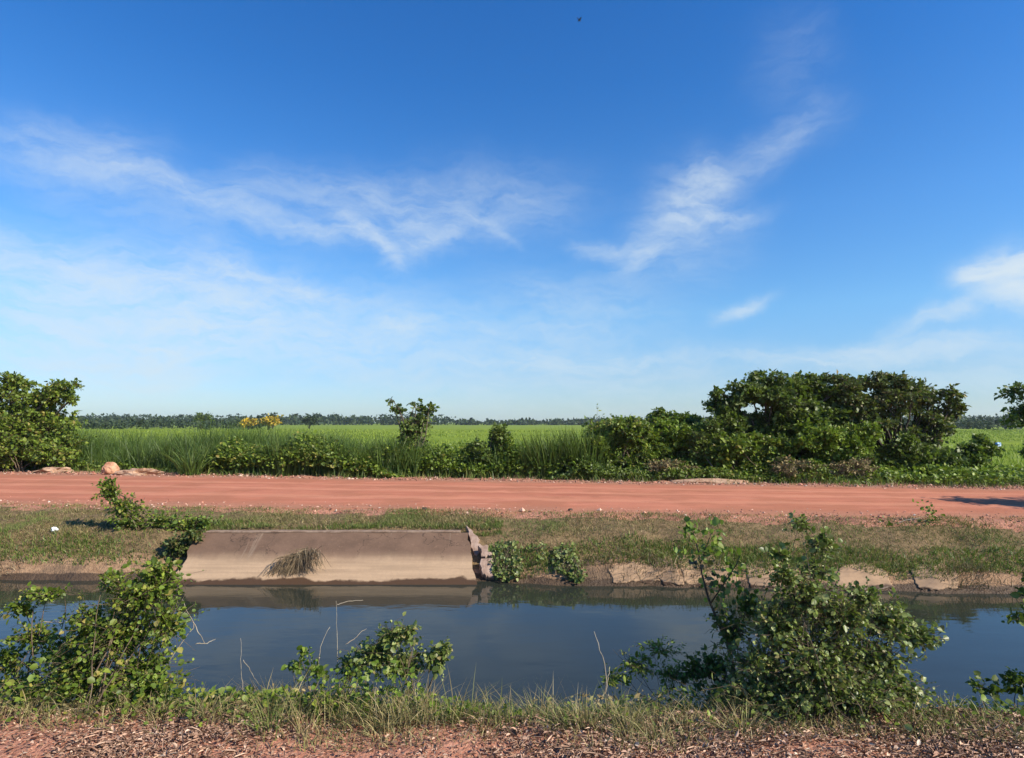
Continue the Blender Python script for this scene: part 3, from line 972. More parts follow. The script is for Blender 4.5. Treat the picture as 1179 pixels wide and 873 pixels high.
def near_weeds(name, label, n, x0, x1, off0, off1, hmax, leaf, mat, seed, shape=OVATE, cover=.4):
    rng = np.random.default_rng(seed)
    G = Geo()
    x, y = scatter(n, x0, x1, lambda x: yn0(x) + off0, lambda x: yn0(x) + off1, rng, lambda x, y: np.clip(cover + 2.6 * fbm(x * 1.9, y * 2.2, seed), 0, 1))
    top = hmax * (.15 + 1.1 * vnoise(x * 3.1, y * 3.1, seed + 1) * vnoise(x * 1.1, 0 * x, seed + 2)) * np.clip(np.minimum(x - x0, x1 - x) / .25, .2, 1)
    z = gz(x, y) + top * rng.random(len(x)) ** .6
    m = len(x)
    leaves(G, np.stack([x, y, z], 1), rng.normal(0, 1, (m, 3)) * np.array((1, 1, .7)) + np.array((0, 0, .25)), unit(rng.normal(0, .6, (m, 3)) + np.array((0, -.3, .8))), leaf * np.clip(rng.lognormal(0, .35, m), .4, 2), shape)
    k = rng.random(m) < .10
    p = np.stack([x, y, z], 1)[k]
    b = np.stack([x, y, gz(x, y) - .01], 1)[k] + rng.normal(0, .02, (k.sum(), 3)) * np.array((1, 1, 0))
    tubes(G, b, (p + b) / 2 + rng.normal(0, .01, p.shape), p, np.full(len(p), .0018), np.full(len(p), .0008))
    return tag(G.build(name, mat), label, 'weeds', kind='stuff')


near_weeds('leafy_weeds', 'mixed green weeds under and right of the large left bush', 13000, -4.2, -.55, -.02, .75, .42, .024, M['leaf_mid'], 301)
near_weeds('leafy_weeds', 'low weeds and seedlings below the pale leaved middle bush', 6500, -1.3, .5, -.05, .65, .30, .022, M['leaf_bright'], 302)
near_weeds('leafy_weeds', 'dark weedy growth between the crooked stalk and the big right bush', 9000, .35, 2.0, .02, .8, .50, .022, M['leaf_dark'], 303, LANCE * np.array((1, 1.6, 1)))
near_weeds('leafy_weeds', 'low weeds along the water at the right end of the near bank', 6000, 1.3, 4.4, .0, .7, .28, .024, M['leaf_dark'], 304)
def tufts(name, label, n, x0, x1, per, hmin, hmax, mat, seed, off=(-.2, .45), lean=.95):
    rng = np.random.default_rng(seed)
    cx, cy = scatter(n, x0, x1, lambda x: yn0(x) + off[0], lambda x: yn0(x) + off[1], rng, lambda x, y: np.clip(.4 + 2.4 * fbm(x * 1.1, y, seed), 0, 1))
    m = len(cx)
    k = np.repeat(np.arange(m), per)
    a, r = rng.uniform(0, 6.28, m * per), .06 * np.sqrt(rng.random(m * per))
    x, y = cx[k] + r * np.cos(a), cy[k] + r * np.sin(a)
    h = (rng.uniform(hmin, hmax, m) ** 1.0)[k] * rng.uniform(.4, 1.1, m * per)
    ln = np.stack([np.cos(a), np.sin(a)], 1) * lean * rng.uniform(.2, 1.2, (m * per, 1)) + rng.normal(0, .25, (m, 2))[k]
    G = Geo()
    blades(G, lay(x, y, -.01), h, rng.uniform(.0025, .0055, m * per), ln, rng, 4)
    return tag(G.build(name, mat), label, 'dry grass', kind='stuff')


tufts('straw_tufts', 'tall tousled straw coloured grass along the near canal edge', 380, -4.2, 1.6, 34, .07, .25, M['grass_dry'], 311)
tufts('straw_tufts', 'mixed green and straw grass tufts along the near canal edge', 210, -4.4, 4.4, 30, .08, .26, M['grass_bank'], 312)
near_weeds('dead_weeds', 'tan dead leaves and stems tangled in the near bank weeds', 7000, -4.2, 3.0, -.12, .5, .30, .024, M['leaf_dry'], 305, LANCE * np.array((1, 1.3, 1)), .2)


def pebbles(G, x, y, size, rng, dz=0.0):
    o = np.array([(1, 0, 0), (0, 1, 0), (-1, 0, 0), (0, -1, 0), (0, 0, .7), (0, 0, -.7)], float)
    n = len(x)
    a = rng.uniform(0, 6.28, n)
    V = o[None] * (1 + rng.normal(0, .25, (n, 6, 1))) * size[:, None, None] * rng.uniform(.6, 1.2, (n, 1, 3))
    R = np.stack([np.stack([np.cos(a), -np.sin(a), 0 * a], 1), np.stack([np.sin(a), np.cos(a), 0 * a], 1), np.stack([0 * a, 0 * a, 1 + 0 * a], 1)], 1)
    V = np.einsum('nij,nkj->nki', R, V) + lay(x, y, dz)[:, None, :]
    b = np.arange(n)[:, None] * 6
    F = [(0, 1, 4), (1, 2, 4), (2, 3, 4), (3, 0, 4), (1, 0, 5), (2, 1, 5), (3, 2, 5), (0, 3, 5)]
    G.add(V.reshape(-1, 3), tris=np.concatenate([b + np.array([f]) for f in F]))


M['gravel'] = leaf_mat('gravel', [(0, (.26, .10, .06)), (.6, (.44, .20, .13)), (.9, (.56, .36, .26)), (1, (.62, .52, .42))], trans=0.0, rough=.9)
G = Geo()
x, y = scatter(5200, -16, 13, lambda x: yr0(x) - .18, lambda x: yr0(x) + 1.0, rng, lambda x, y: np.clip(.75 - np.abs(y - yr0(x) - .15) * 1.1, .05, 1))
pebbles(G, x, y, .012 * rng.lognormal(0, .5, len(x)), rng, .022)
x, y = scatter(3800, -24, 16, lambda x: yr1(x) - .4, lambda x: yr1(x) + .9, rng, lambda x, y: np.clip(.9 - np.abs(y - yr1(x) - .25), .05, 1))
pebbles(G, x, y, .020 * rng.lognormal(0, .5, len(x)), rng, .02)
x = rng.uniform(-4.6, -.5, 120)
pebbles(G, x, 8.46 + rng.normal(0, .03, 120), .009 * rng.lognormal(0, .5, 120), rng, .09)
x, y = scatter(1800, -4.5, 4.5, lambda x: 0 * x + 2.1, lambda x: yn0(x), rng)
pebbles(G, x, y, .006 * rng.lognormal(0, .5, len(x)), rng, .004)
tag(G.build('gravel', M['gravel'], smooth=False), 'loose red gravel along the road edges', 'gravel', kind='stuff')

# weedy strip behind the road
G = Geo()
x, y = scatter(26000, -27, 19, lambda x: yr1(x) + .35, lambda x: yr1(x) + 2.6, rng, lambda x, y: np.clip(.1 + .55 * np.clip((y - yr1(x) - .3) / 1.0, 0, 1) + 1.8 * fbm(x * .7, y * .9, 66), 0, 1) * (1 - .85 * ((x < -9.6) & (y < yr1(x) + 1.6))))
blades(G, lay(x, y, -.01), rng.uniform(.08, .32, len(x)), rng.uniform(.010, .022, len(x)), rng.normal(0, .45, (len(x), 2)), rng, 2)
tag(G.build('roadside_grass', M['grass_green']), 'green weeds along the far edge of the red road', 'grass', kind='stuff')
G = Geo()
x, y = scatter(16000, -27, 19, lambda x: yr1(x) + .02, lambda x: yr1(x) + 1.5, rng, lambda x, y: np.clip(.3 + 2 * fbm(x * .9, y * 1.2, 68), 0, 1))
blades(G, lay(x, y, -.01), rng.uniform(.04, .16, len(x)), rng.uniform(.008, .016, len(x)), rng.normal(0, .8, (len(x), 2)), rng, 2)
tag(G.build('roadside_straw', M['straw']), 'dry straw and stubble along the far road edge', 'dry grass', kind='stuff')

# tall grass stand beyond the road, left
G = Geo()
def stand(G, n, x0, x1, ya, yb, hmin, hmax, rng, seed, lean=.25, wd=(.012, .026)):
    x, y = scatter(n, x0, x1, ya, yb, rng, lambda x, y: np.clip(.55 + 1.6 * fbm(x * .8, y * .8, seed), .08, 1))
    hh = rng.uniform(hmin, hmax, len(x)) * (.72 + .56 * vnoise(x * .9, y * .7, seed + 1))
    blades(G, lay(x, y, -.02), hh, rng.uniform(*wd, len(x)), rng.normal(0, lean, (len(x), 2)) + np.array((.06, 0)), rng, 4)
stand(G, 22000, -18.0, -6.2, lambda x: yr1(x) + 2.5, lambda x: yr1(x) + 6.0, 1.1, 1.8, rng, 71)
stand(G, 15000, -10.0, -2.6, lambda x: yr1(x) + 1.0, lambda x: yr1(x) + 3.4, .6, 1.45, rng, 75, .35)
stand(G, 5000, -2.8, 2.6, lambda x: yr1(x) + 1.2, lambda x: yr1(x) + 3.4, .4, 1.0, rng, 78, .35)
stand(G, 4000, -14.5, -8.5, lambda x: yr1(x) + 1.9, lambda x: yr1(x) + 3.0, .7, 1.3, rng, 77, .3)
stand(G, 5000, -7.5, 0.5, lambda x: yr1(x) + 3.0, lambda x: yr1(x) + 6.5, .9, 1.7, rng, 73)
tag(G.build('tall_grass', M['grass_tall']), 'tall green grass stand beyond the road at the left', 'tall grass', kind='stuff')
# leafy creeper mass beyond the road
def creeper(n, x0, x1, off, width, hfun, leaf, mat, label, seed, name='creeper'):
    rng = np.random.default_rng(seed)
    G = Geo()
    x = rng.uniform(x0, x1, n)
    t = rng.random(n)
    y = yr1(x) + off + width * t
    top = hfun(x, t) * (.55 + .9 * vnoise(x * 1.3, y * 1.3, seed)) * np.clip(np.minimum(x - x0, x1 - x) / 1.0, .15, 1)
    z = gz(x, y) + top * rng.uniform(.1, 1, n) ** .45
    leaves(G, np.stack([x, y, z], 1), rng.normal(0, 1, (n, 3)) * np.array((1, 1, .6)), unit(rng.normal(0, .55, (n, 3)) + np.array((0, -.35, .8))), leaf * np.clip(rng.lognormal(0, .3, n), .4, 1.8), OVATE)
    return tag(G.build(name, mat), label, 'creeper', kind='stuff')


prof = lambda x, t: .25 + .75 * np.sin(np.pi * np.clip(t * .8 + .1, 0, 1))
creeper(20000, -9.6, -3.0, .75, 2.4, lambda x, t: (.45 + .65 * vnoise(x * .7, t, 9)) * 1.05 * prof(x, t), .075, M['leaf_mid'], 'leafy creeper mass beyond the road left of the slim sapling', 81)
creeper(9000, -3.4, 3.0, 1.1, 1.8, lambda x, t: .75 * prof(x, t), .07, M['leaf_bright'], 'low leafy weeds beyond the middle of the road', 82)
creeper(13000, 8.2, 19.0, 1.0, 3.0, lambda x, t: .48 * prof(x, t), .075, M['leaf_bright'], 'low bright green creeper beyond the road at the right', 83)
creeper(15000, 2.6, 8.8, 1.0, 2.4, lambda x, t: (.15 + .95 * vnoise(x * 1.7, t * 2, 12)) * prof(x, t), .055, M['leaf_mid'], 'leafy undergrowth beneath the two big trees beyond the road', 85, 'undergrowth')
creeper(9000, .9, 4.6, .9, 2.2, lambda x, t: (.2 + .95 * vnoise(x * 1.6, t * 2, 13)) * prof(x, t), .055, M['leaf_dark'], 'dark undergrowth between the reeds and the big trees', 86, 'undergrowth')
creeper(7000, -16.5, -9.6, 1.8, 1.6, lambda x, t: .42 * prof(x, t), .07, M['leaf_mid'], 'leafy weeds behind the rubble at the left', 84)

# rice
G = Geo()
n = 90000
d = 20 + 150 * rng.random(n) ** 1.7
x = rng.uniform(-1.05, 1.05, n) * d
keep = d > yr1(np.clip(x, -60, 60)) + 5
for y0, sl in BUNDS:
    keep &= np.abs(d - (y0 + sl * x)) > 1.1
x, d = x[keep], d[keep]
h = rng.uniform(.22, .34, len(x))
blades(G, lay(x, d, -.02), h, .012 + .0011 * d * rng.uniform(.6, 1.2, len(x)), rng.normal(0, .28, (len(x), 2)), rng, 2)
tag(G.build('rice_crop', M['rice']), 'bright green young rice filling the paddies', 'rice', kind='stuff')

# ------------------------------------------------------------------ far wood along the horizon
def tree_cloud(G, cx, cy, zb, hgt, wid, n, fs, rng):
    c = unit(rng.normal(0, 1, (n, 3))) * (rng.random((n, 1)) ** .4)
    lump = .75 + .5 * vnoise(c[:, 0] * 3 + cx, c[:, 2] * 3 + cy, 5)
    p = np.stack([cx + c[:, 0] * wid * lump, cy + c[:, 1] * wid * lump, zb + hgt * .55 + c[:, 2] * hgt * .47 * lump], 1)
    leaves(G, p, rng.normal(0, 1, (n, 3)), unit(rng.normal(0, .6, (n, 3)) + np.array((0, 0, .6))), fs * rng.lognormal(0, .3, n), DIAM)


def palm_cloud(G, cx, cy, zb, hgt, rng):
    n = 16
    a = rng.uniform(0, 6.28, n)
    p = np.tile(np.array((cx, cy, zb + hgt)), (n, 1))
    d = np.stack([np.cos(a), np.sin(a), rng.uniform(-.3, .9, n)], 1)
    leaves(G, p, d, np.tile(np.array((0, 0, 1.)), (n, 1)), rng.uniform(1.6, 2.6, n), LANCE)
    tube(G, [(cx, cy, zb), (cx + .2, cy, zb + hgt * .5), (cx, cy, zb + hgt)], [.22, .18, .15], 5)


rng = np.random.default_rng(91)
G = Geo()
for i in range(900):
    yy = rng.uniform(400, 470)
    xx = rng.uniform(-.98, 1.05) * yy
    tree_cloud(G, xx, yy, -.5, rng.uniform(2.4, 4.8) * (.8 + .6 * vnoise(xx * .03, 0, 3)) * (1.25 if xx < -40 or xx > 160 else 1.0), rng.uniform(3.2, 5.5), 46, 1.7, rng)
for i in range(70):
    yy = rng.uniform(390, 430)
    xx = (rng.uniform(-.98, -.1) if i < 120 else rng.uniform(.4, 1.0)) * yy
    palm_cloud(G, xx, yy, -.5, rng.uniform(4.2, 7.2), rng)
for i in range(230):       # nearer scrub at the left and right ends of the field
    yy = rng.uniform(150, 260)
    xx = (rng.uniform(-.86, -.40) if i < 150 else rng.uniform(.62, 1.0)) * yy
    tree_cloud(G, xx, yy, -.5, rng.uniform(1.8, 3.6), rng.uniform(1.4, 3.0), 60, .75, rng)
tag(G.build('far_woodland', M['leaf_far']), 'dark wood with palms along the horizon beyond the paddies', 'woodland', kind='stuff')


def far_tree(name, label, cat, u, v_top, v_base, Y, rw_px, mat, seed, n=900, leaf=.5, group=None):
    rng = np.random.default_rng(seed)
    top, bs = P(u, v_top, Y), P(u, v_base, Y)
    bs[2] = -.5
    H = top[2] - bs[2]
    r = rw_px * Y / FPX
    lobes = [(np.array((bs[0] + rng.uniform(-.5, .5) * r, Y + rng.uniform(-.4, .4) * r, bs[2] + H * rng.uniform(.45, .75))), (r * .6, r * .6, H * .32)) for k in range(4)]
    return plant(name, label, cat, bs, lobes, n // 6, 6, leaf, (M['bark_dark'], mat), seed, r_stem=.12, shape=DIAM, twig_r=.02, parts=('trunk', 'crown'), group=group)


far_tree('yellow_tree', 'yellow blossoming tree at the far side of the paddy, right one of the pair', 'tree', 309, 481, 489, 160, 15, M['leaf_yellow'], 101, n=1500)
far_tree('yellow_tree', 'yellow blossoming tree at the far side of the paddy, left one of the pair', 'tree', 286, 483, 489, 162, 10, M['leaf_yellow'], 102, n=900)
far_tree('round_tree', 'dark round topped tree rising behind the yellow blossoms', 'tree', 314, 475, 489, 195, 12, M['leaf_far'], 103)
far_tree('round_tree', 'dark bushy tree on the horizon right of the yellow blossoms', 'tree', 356, 478, 489, 190, 10, M['leaf_far'], 104)
far_tree('round_tree', 'broad green tree on the horizon left of the yellow blossoms', 'tree', 232, 474, 489, 165, 12, M['leaf_dark'], 105)

# ------------------------------------------------------------------ trees and shrubs beyond the road
def gbase(u, Y, dz=0.0):
    x = (u - CX) / FPX * Y * 1.0
    return np.array((x, Y, float(gz(x, Y)) + dz))


BK = (M['bark_dark'], M['leaf_dark'])
TP = ('trunk', 'crown')
plant('leafy_tree', 'bushy green tree at the left edge beyond the road', 'tree', gbase(15, 19.6),
      px_lobes(19.6, (-30, 470, 55, 42), (20, 462, 34, 26), (52, 462, 28, 22), (72, 452, 17, 14), (30, 500, 52, 34), (60, 495, 32, 30), (-20, 510, 55, 34), (10, 442, 26, 12)),
      3600, 10, .085, (M['bark_dark'], M['leaf_mid']), 111, r_stem=.07, shape=DIAM, twig_r=.006, parts=TP, spread=.18, clump=6)
plant('roadside_shrub', 'low leafy shrub under the bushy tree at the left edge', 'shrub', gbase(35, 18.9),
      px_lobes(18.9, (20, 524, 40, 14), (55, 520, 34, 18), (-10, 522, 30, 16)), 700, 9, .08, (M['twig'], M['leaf_mid']), 112, shape=DIAM, spread=.3, clump=6)
# slim sapling in the middle
plant('slim_sapling', 'slim upright sapling against the sky beyond the road', 'tree', gbase(478, 17.9),
      px_lobes(17.9, (472, 512, 22, 26), (478, 498, 20, 22), (482, 485, 18, 14), (488, 472, 14, 9), (478, 463, 6, 5), (457, 471, 11, 8), (449, 461, 6, 5), (497, 470, 8, 8)),
      330, 8, .075, (M['bark'], M['leaf_dark']), 113, r_stem=.03, twig_r=.007, parts=TP, spread=.05, droop=.35, airy=True)
plant('roadside_shrub', 'dense shrub round the foot of the slim sapling', 'shrub', gbase(470, 17.6),
      px_lobes(17.6, (470, 525, 34, 18), (500, 530, 28, 14), (440, 528, 24, 14)), 700, 9, .085, (M['twig'], M['leaf_mid']), 114, shape=DIAM, spread=.2, clump=6)
plant('roadside_shrub', 'upright two topped shrub in front of the bright paddy', 'shrub', gbase(560, 17.4),
      px_lobes(17.4, (549, 518, 16, 20), (572, 510, 13, 16), (560, 534, 28, 14), (578, 498, 7, 7)), 750, 9, .08, (M['twig'], M['leaf_dark']), 115, shape=DIAM, spread=.15, clump=6)
plant('roadside_shrub', 'small feathery shrub between two topped shrub and reeds', 'shrub', gbase(592, 17.2),
      px_lobes(17.2, (590, 522, 10, 20), (600, 536, 16, 12)), 260, 9, .07, (M['twig'], M['leaf_bright']), 116, shape=DIAM, spread=.12, clump=6)


def reed_clump(label, u, Y, n, h, spread, lean, seed, mat=None, name='reed_clump'):
    rng = np.random.default_rng(seed)
    b = gbase(u, Y)
    t = thing(name, label, 'reeds', b)
    g = Geo()
    a, r = rng.uniform(0, 6.28, n), spread * np.sqrt(rng.random(n))
    x, y = b[0] + r * np.cos(a), b[1] + .7 * r * np.sin(a)
    ln = np.stack([np.cos(a), np.sin(a)], 1) * (r / spread)[:, None] * lean + rng.normal(0, .15, (n, 2))
    blades(g, lay(x, y, -.02), h * rng.uniform(.55, 1.05, n), rng.uniform(.018, .034, n), ln, rng, 5)
    g.build('foliage', mat or M['grass_tall'], t)
    return t


reed_clump('dark arching reed clump beside the tangled shrubs, left half', 630, 16.9, 620, 1.45, .62, .26, 121)
reed_clump('dark arching reed clump leaning against the tangled shrubs', 672, 16.8, 620, 1.6, .66, .26, 122)
reed_clump('fountain shaped grass clump above the rubble at the left', 222, 17.5, 160, .95, .3, .75, 123)
reed_clump('spiky grass clump rising above the creeper left of the sapling', 330, 17.6, 200, 1.45, .5, .25, 124)
plant('roadside_shrub', 'tangled grey green shrub right of the reeds', 'shrub', gbase(722, 17.0),
      px_lobes(17.0, (700, 512, 24, 24), (728, 505, 26, 22), (712, 535, 34, 16), (745, 520, 24, 22)), 2300, 9, .075, (M['twig'], M['leaf_mid']), 125, shape=DIAM, spread=.3, clump=6)
plant('roadside_shrub', 'bright shrub with dark hollow under it by the dry brush', 'shrub', gbase(765, 17.2),
      px_lobes(17.2, (765, 502, 30, 16), (790, 510, 26, 20), (750, 515, 24, 18)), 1500, 9, .08, (M['twig'], M['leaf_bright']), 126, shape=DIAM, spread=.3, clump=6)
plant('dark_shrub', 'dark shrub poking over the horizon left of the big trees', 'shrub', gbase(782, 18.4),
      px_lobes(18.4, (760, 481, 13, 11), (782, 487, 22, 12), (800, 492, 18, 14)), 560, 9, .085, BK, 127, shape=DIAM, r_stem=.04, spread=.2, clump=6)
# dry brush
for (u, Y, sd, lb) in ((772, 16.0, 131, 'brown dry brush heap at the road edge under the bright shrub'), (915, 15.6, 132, 'brown dry brush under the big dark tree'), (985, 15.3, 133, 'thin brown brush between the two big trees')):
    plant('dry_brush', lb, 'dry brush', gbase(u, Y), px_lobes(Y, (u - 14, 540, 18, 10), (u + 14, 541, 18, 9), (u, 534, 16, 9)), 300, 4, .05, (M['twig'], M['leaf_dry']), sd, shape=DIAM, twig_r=.006, spread=.3, r_stem=.012, bare=14, clump=6)
plant('roadside_shrub', 'dense shrub filling the gap under the left side of the big dark tree', 'shrub', gbase(815, 16.8),
      px_lobes(16.8, (800, 515, 26, 24), (820, 500, 22, 18), (840, 528, 26, 16), (790, 535, 22, 12)), 1500, 9, .075, (M['twig'], M['leaf_dark']), 128, shape=DIAM, spread=.3, clump=6)
plant('roadside_shrub', 'dense dark shrub filling the middle under the big dark tree', 'shrub', gbase(910, 16.9),
      px_lobes(16.9, (890, 505, 30, 24), (920, 500, 30, 24), (905, 525, 40, 18), (950, 500, 26, 22)), 2000, 9, .075, (M['twig'], M['leaf_dark']), 129, shape=DIAM, spread=.3, clump=6)
plant('roadside_shrub', 'feathery green shrub standing behind the reeds against the far wood', 'shrub', gbase(705, 17.6),
      px_lobes(17.6, (690, 500, 20, 16), (712, 494, 20, 14), (735, 500, 22, 14)), 900, 9, .065, (M['twig'], M['leaf_mid']), 130, shape=DIAM, spread=.25, airy=True)
# the two big trees at the right
plant('big_tree', 'big dark leafy tree with rounded top beyond the road', 'tree', gbase(885, 17.2),
      px_lobes(17.2, (838, 468, 24, 18), (862, 456, 28, 18), (890, 450, 28, 20), (916, 442, 24, 14), (935, 452, 24, 18), (850, 490, 36, 18), (900, 480, 44, 22), (940, 482, 32, 22), (826, 455, 10, 8), (960, 455, 16, 14), (875, 500, 44, 22), (920, 505, 40, 22), (835, 485, 20, 18), (905, 462, 44, 20), (958, 462, 26, 20), (948, 440, 18, 10)),
      4300, 10, .085, BK, 141, r_stem=.06, shape=DIAM, twig_r=.006, parts=TP, spread=.2, clump=6)
plant('big_tree', 'open flat topped olive tree with sky showing through its crown', 'tree', gbase(1035, 17.0),
      px_lobes(17.0, (975, 444, 22, 12), (1000, 440, 24, 11), (1028, 444, 26, 12), (1055, 446, 22, 12), (1080, 455, 20, 11), (1100, 462, 16, 10), (1105, 474, 13, 9), (985, 468, 26, 16), (1015, 470, 26, 14), (1048, 468, 24, 14), (1075, 478, 20, 12), (1000, 492, 28, 18), (1050, 500, 28, 16), (1030, 458, 34, 14), (980, 485, 24, 20), (1070, 492, 20, 14)),
      2300, 9, .08, (M['bark_dark'], M['leaf_olive']), 142, r_stem=.045, shape=DIAM, twig_r=.008, parts=TP, spread=.16, bare=10, clump=6)
plant('roadside_shrub', 'rounded light green shrub in front of the big dark tree', 'shrub', gbase(860, 16.4),
      px_lobes(16.4, (835, 512, 26, 18), (865, 518, 30, 18), (890, 524, 26, 18), (822, 530, 18, 14)), 2300, 9, .08, (M['twig'], M['leaf_mid']), 143, shape=DIAM, spread=.3, clump=6)
plant('roadside_shrub', 'yellow green vine covered shrub between the two big trees', 'shrub', gbase(965, 16.2),
      px_lobes(16.2, (935, 505, 22, 20), (960, 512, 26, 20), (985, 505, 22, 22), (945, 530, 26, 12)), 2100, 9, .08, (M['twig'], M['leaf_bright']), 144, shape=DIAM, spread=.3, clump=6)
plant('roadside_shrub', 'leafy shrub around the trunks of the open olive tree', 'shrub', gbase(1050, 16.4),
      px_lobes(16.4, (1020, 528, 24, 14), (1050, 520, 26, 16), (1078, 526, 22, 14), (1040, 540, 34, 10)), 1400, 9, .08, (M['twig'], M['leaf_dark']), 145, shape=DIAM, spread=.3, clump=6)
plant('roadside_shrub', 'small dark spreading bush standing alone before the right paddy', 'shrub', gbase(1118, 17.6),
      px_lobes(17.6, (1108, 520, 18, 12), (1130, 514, 16, 12), (1120, 528, 20, 10)), 420, 9, .085, BK, 146, shape=DIAM, spread=.12, clump=6)
plant('edge_tree', 'tree crown reaching in at the right edge beyond the road', 'tree', gbase(1230, 19.0),
      px_lobes(19.0, (1190, 455, 28, 16), (1215, 470, 40, 30), (1180, 482, 24, 12), (1240, 450, 40, 24)), 900, 9, .10, (M['bark_dark'], M['leaf_dark']), 147, r_stem=.06, shape=DIAM, twig_r=.007, parts=TP, clump=6)
plant('roadside_shrub', 'low dark bush at the right edge beyond the creeper', 'shrub', gbase(1185, 20.0),
      px_lobes(20.0, (1185, 520, 16, 10), (1200, 524, 16, 10)), 200, 9, .085, BK, 148, shape=DIAM, clump=6)
plant('shade_tree', 'broad tree beside the road just past the right edge, throwing shade on the dirt', 'tree', (12.6, 9.35, .08),
      [((12.4, 9.4, 2.5), (1.1, 1.1, .7)), ((13.3, 9.1, 2.9), (1.2, 1.1, .8)), ((11.9, 9.9, 2.15), (.6, .6, .35)), ((12.6, 8.7, 2.1), (.8, .8, .5))], 520, 9, .10, BK, 149, r_stem=.07, shape=DIAM, twig_r=.007, parts=TP, clump=6)

# ------------------------------------------------------------------ rocks and litter beyond / beside the road
def lump(name, label, cat, c, r, mat, seed, squash=.7, rough=.35, flat=0.12):
    rng = np.random.default_rng(seed)
    g = Geo()
    nu, nv = 22, 14
    V, Q = [], []
    for i in range(nv + 1):
        ph = math.pi * i / nv
        for j in range(nu):
            th = 2 * math.pi * j / nu
            d = np.array((math.sin(ph) * math.cos(th), math.sin(ph) * math.sin(th), math.cos(ph)))
            k = 1 + rough * float(fbm(d[0] * 1.7 + seed, d[2] * 1.7 + d[1] * 2.3, seed, 4)) * 2
            p = d * k * np.array(r)
            p[2] = max(p[2], -flat * r[2] * 3)
            V.append(np.array(c) + p)
    for i in range(nv):
        for j in range(nu):
            Q.append([i * nu + j, (i + 1) * nu + j, (i + 1) * nu + (j + 1) % nu, i * nu + (j + 1) % nu])
    g.add(V, quads=Q)
    return tag(g.build(name, mat, origin=c, smooth=False), label, cat)


lump('boulder', 'orange boulder on the far road edge at the left', 'rock', gbase(131, 17.6, .10), (.22, .2, .22), M['rock'], 151)
lump('rubble_mound', 'pale rubble mound right of the orange boulder', 'rubble', gbase(163, 17.6, .02), (.50, .4, .17), M['rubble'], 152, rough=.9)
lump('rubble_mound', 'low pale rubble mound left of the orange boulder', 'rubble', gbase(66, 18.2, .02), (.40, .35, .13), M['rubble'], 153, rough=.9)
lump('rubble_mound', 'flat sandy heap at the road edge before the dark hollow', 'rubble', gbase(815, 15.5, .0), (1.0, .3, .09), M['rubble'], 154, rough=.4)
lump('earth_clod', 'dark clod on the near edge of the road left of middle', 'clod', gbase(490, 10.55, .03), (.05, .04, .03), M['bark_dark'], 155)
lump('earth_clod', 'dark clod on the near edge of the road right of the other', 'clod', gbase(656, 10.45, .03), (.04, .035, .025), M['bark_dark'], 156)


def crumple(name, label, cat, c, r, mat, seed):
    return lump(name, label, cat, c, r, mat, seed, rough=.75)


crumple('litter_scrap', 'crumpled white plastic scrap on the far bank grass', 'litter', gbase(71, 9.55, .02), (.05, .04, .04), M['white_plastic'], 157)
crumple('litter_scrap', 'small pale blue scrap caught beside the lone dark bush', 'litter', P(1149, 513, 17.5), (.075, .06, .085), M['blue_plastic'], 158)

# ------------------------------------------------------------------ plants on the far bank
plant('bank_bush', 'leafy bush on the far bank left of the concrete slab', 'bush', gbase(172, 9.7),
      px_lobes(9.7, (128, 568, 16, 15), (142, 585, 20, 18), (150, 600, 24, 14), (185, 602, 24, 12), (215, 605, 26, 13), (232, 602, 16, 10), (122, 558, 9, 8)),
      560, 8, .040, (M['twig'], M['leaf_mid']), 161, r_stem=.010, spread=.10, airy=True, inner=.12)
plant('bank_bush', 'trailing creeper hanging over the left end of the slab', 'creeper', gbase(205, 9.2),
      px_lobes(9.1, (205, 630, 18, 12), (190, 645, 20, 10), (222, 618, 14, 8)), 220, 9, .04, (M['twig'], M['leaf_olive']), 162, r_stem=.008, spread=.1)
def hang(name, label, seed, rows, n):
    """leafy creeper lying on the slope of the bank"""
    rng = np.random.default_rng(seed)
    pts, c0 = [], None
    for (u, v, ru, rv, k) in rows:
        for q in range(int(n * k)):
            a, r = rng.uniform(0, 6.28), math.sqrt(rng.random()) * (1.25 if rng.random() < .15 else 1)
            pts.append((u + ru * r * math.cos(a), v + rv * r * math.sin(a)))
    pts = np.array(pts)
    pts = hit_ground(pts[:, 0], pts[:, 1], 7.8, 10.2, 160, .03)
    t = thing(name, label, 'creeper', pts.mean(0))
    m = len(pts)
    pos = pts + np.array((0, -.55, .75)) * (rng.uniform(.0, .11, m) * (.4 + vnoise(pts[:, 0] * 6, pts[:, 2] * 6, seed)))[:, None]
    g = Geo()
    leaves(g, pos, rng.normal(0, .8, (m, 3)) + np.array((0, -.3, -.7)), unit(rng.normal(0, .4, (m, 3)) + np.array((0, -.7, .6))), .042 * np.clip(rng.lognormal(0, .3, m), .5, 1.6), OVATE)
    g.build('foliage', M['leaf_grey'], t)
    g = Geo()
    k = max(4, m // 14)
    a, b = pts[rng.integers(0, m, k)], pts[rng.integers(0, m, k)]
    b = a + np.clip(b - a, -.35, .35)
    off = np.array((0, -.03, .03))
    tubes(g, a + off, (a + b) / 2 + off * 2.2, b + off, np.full(k, .004), np.full(k, .002))
    g.build('stem', M['twig'], t)
    return t


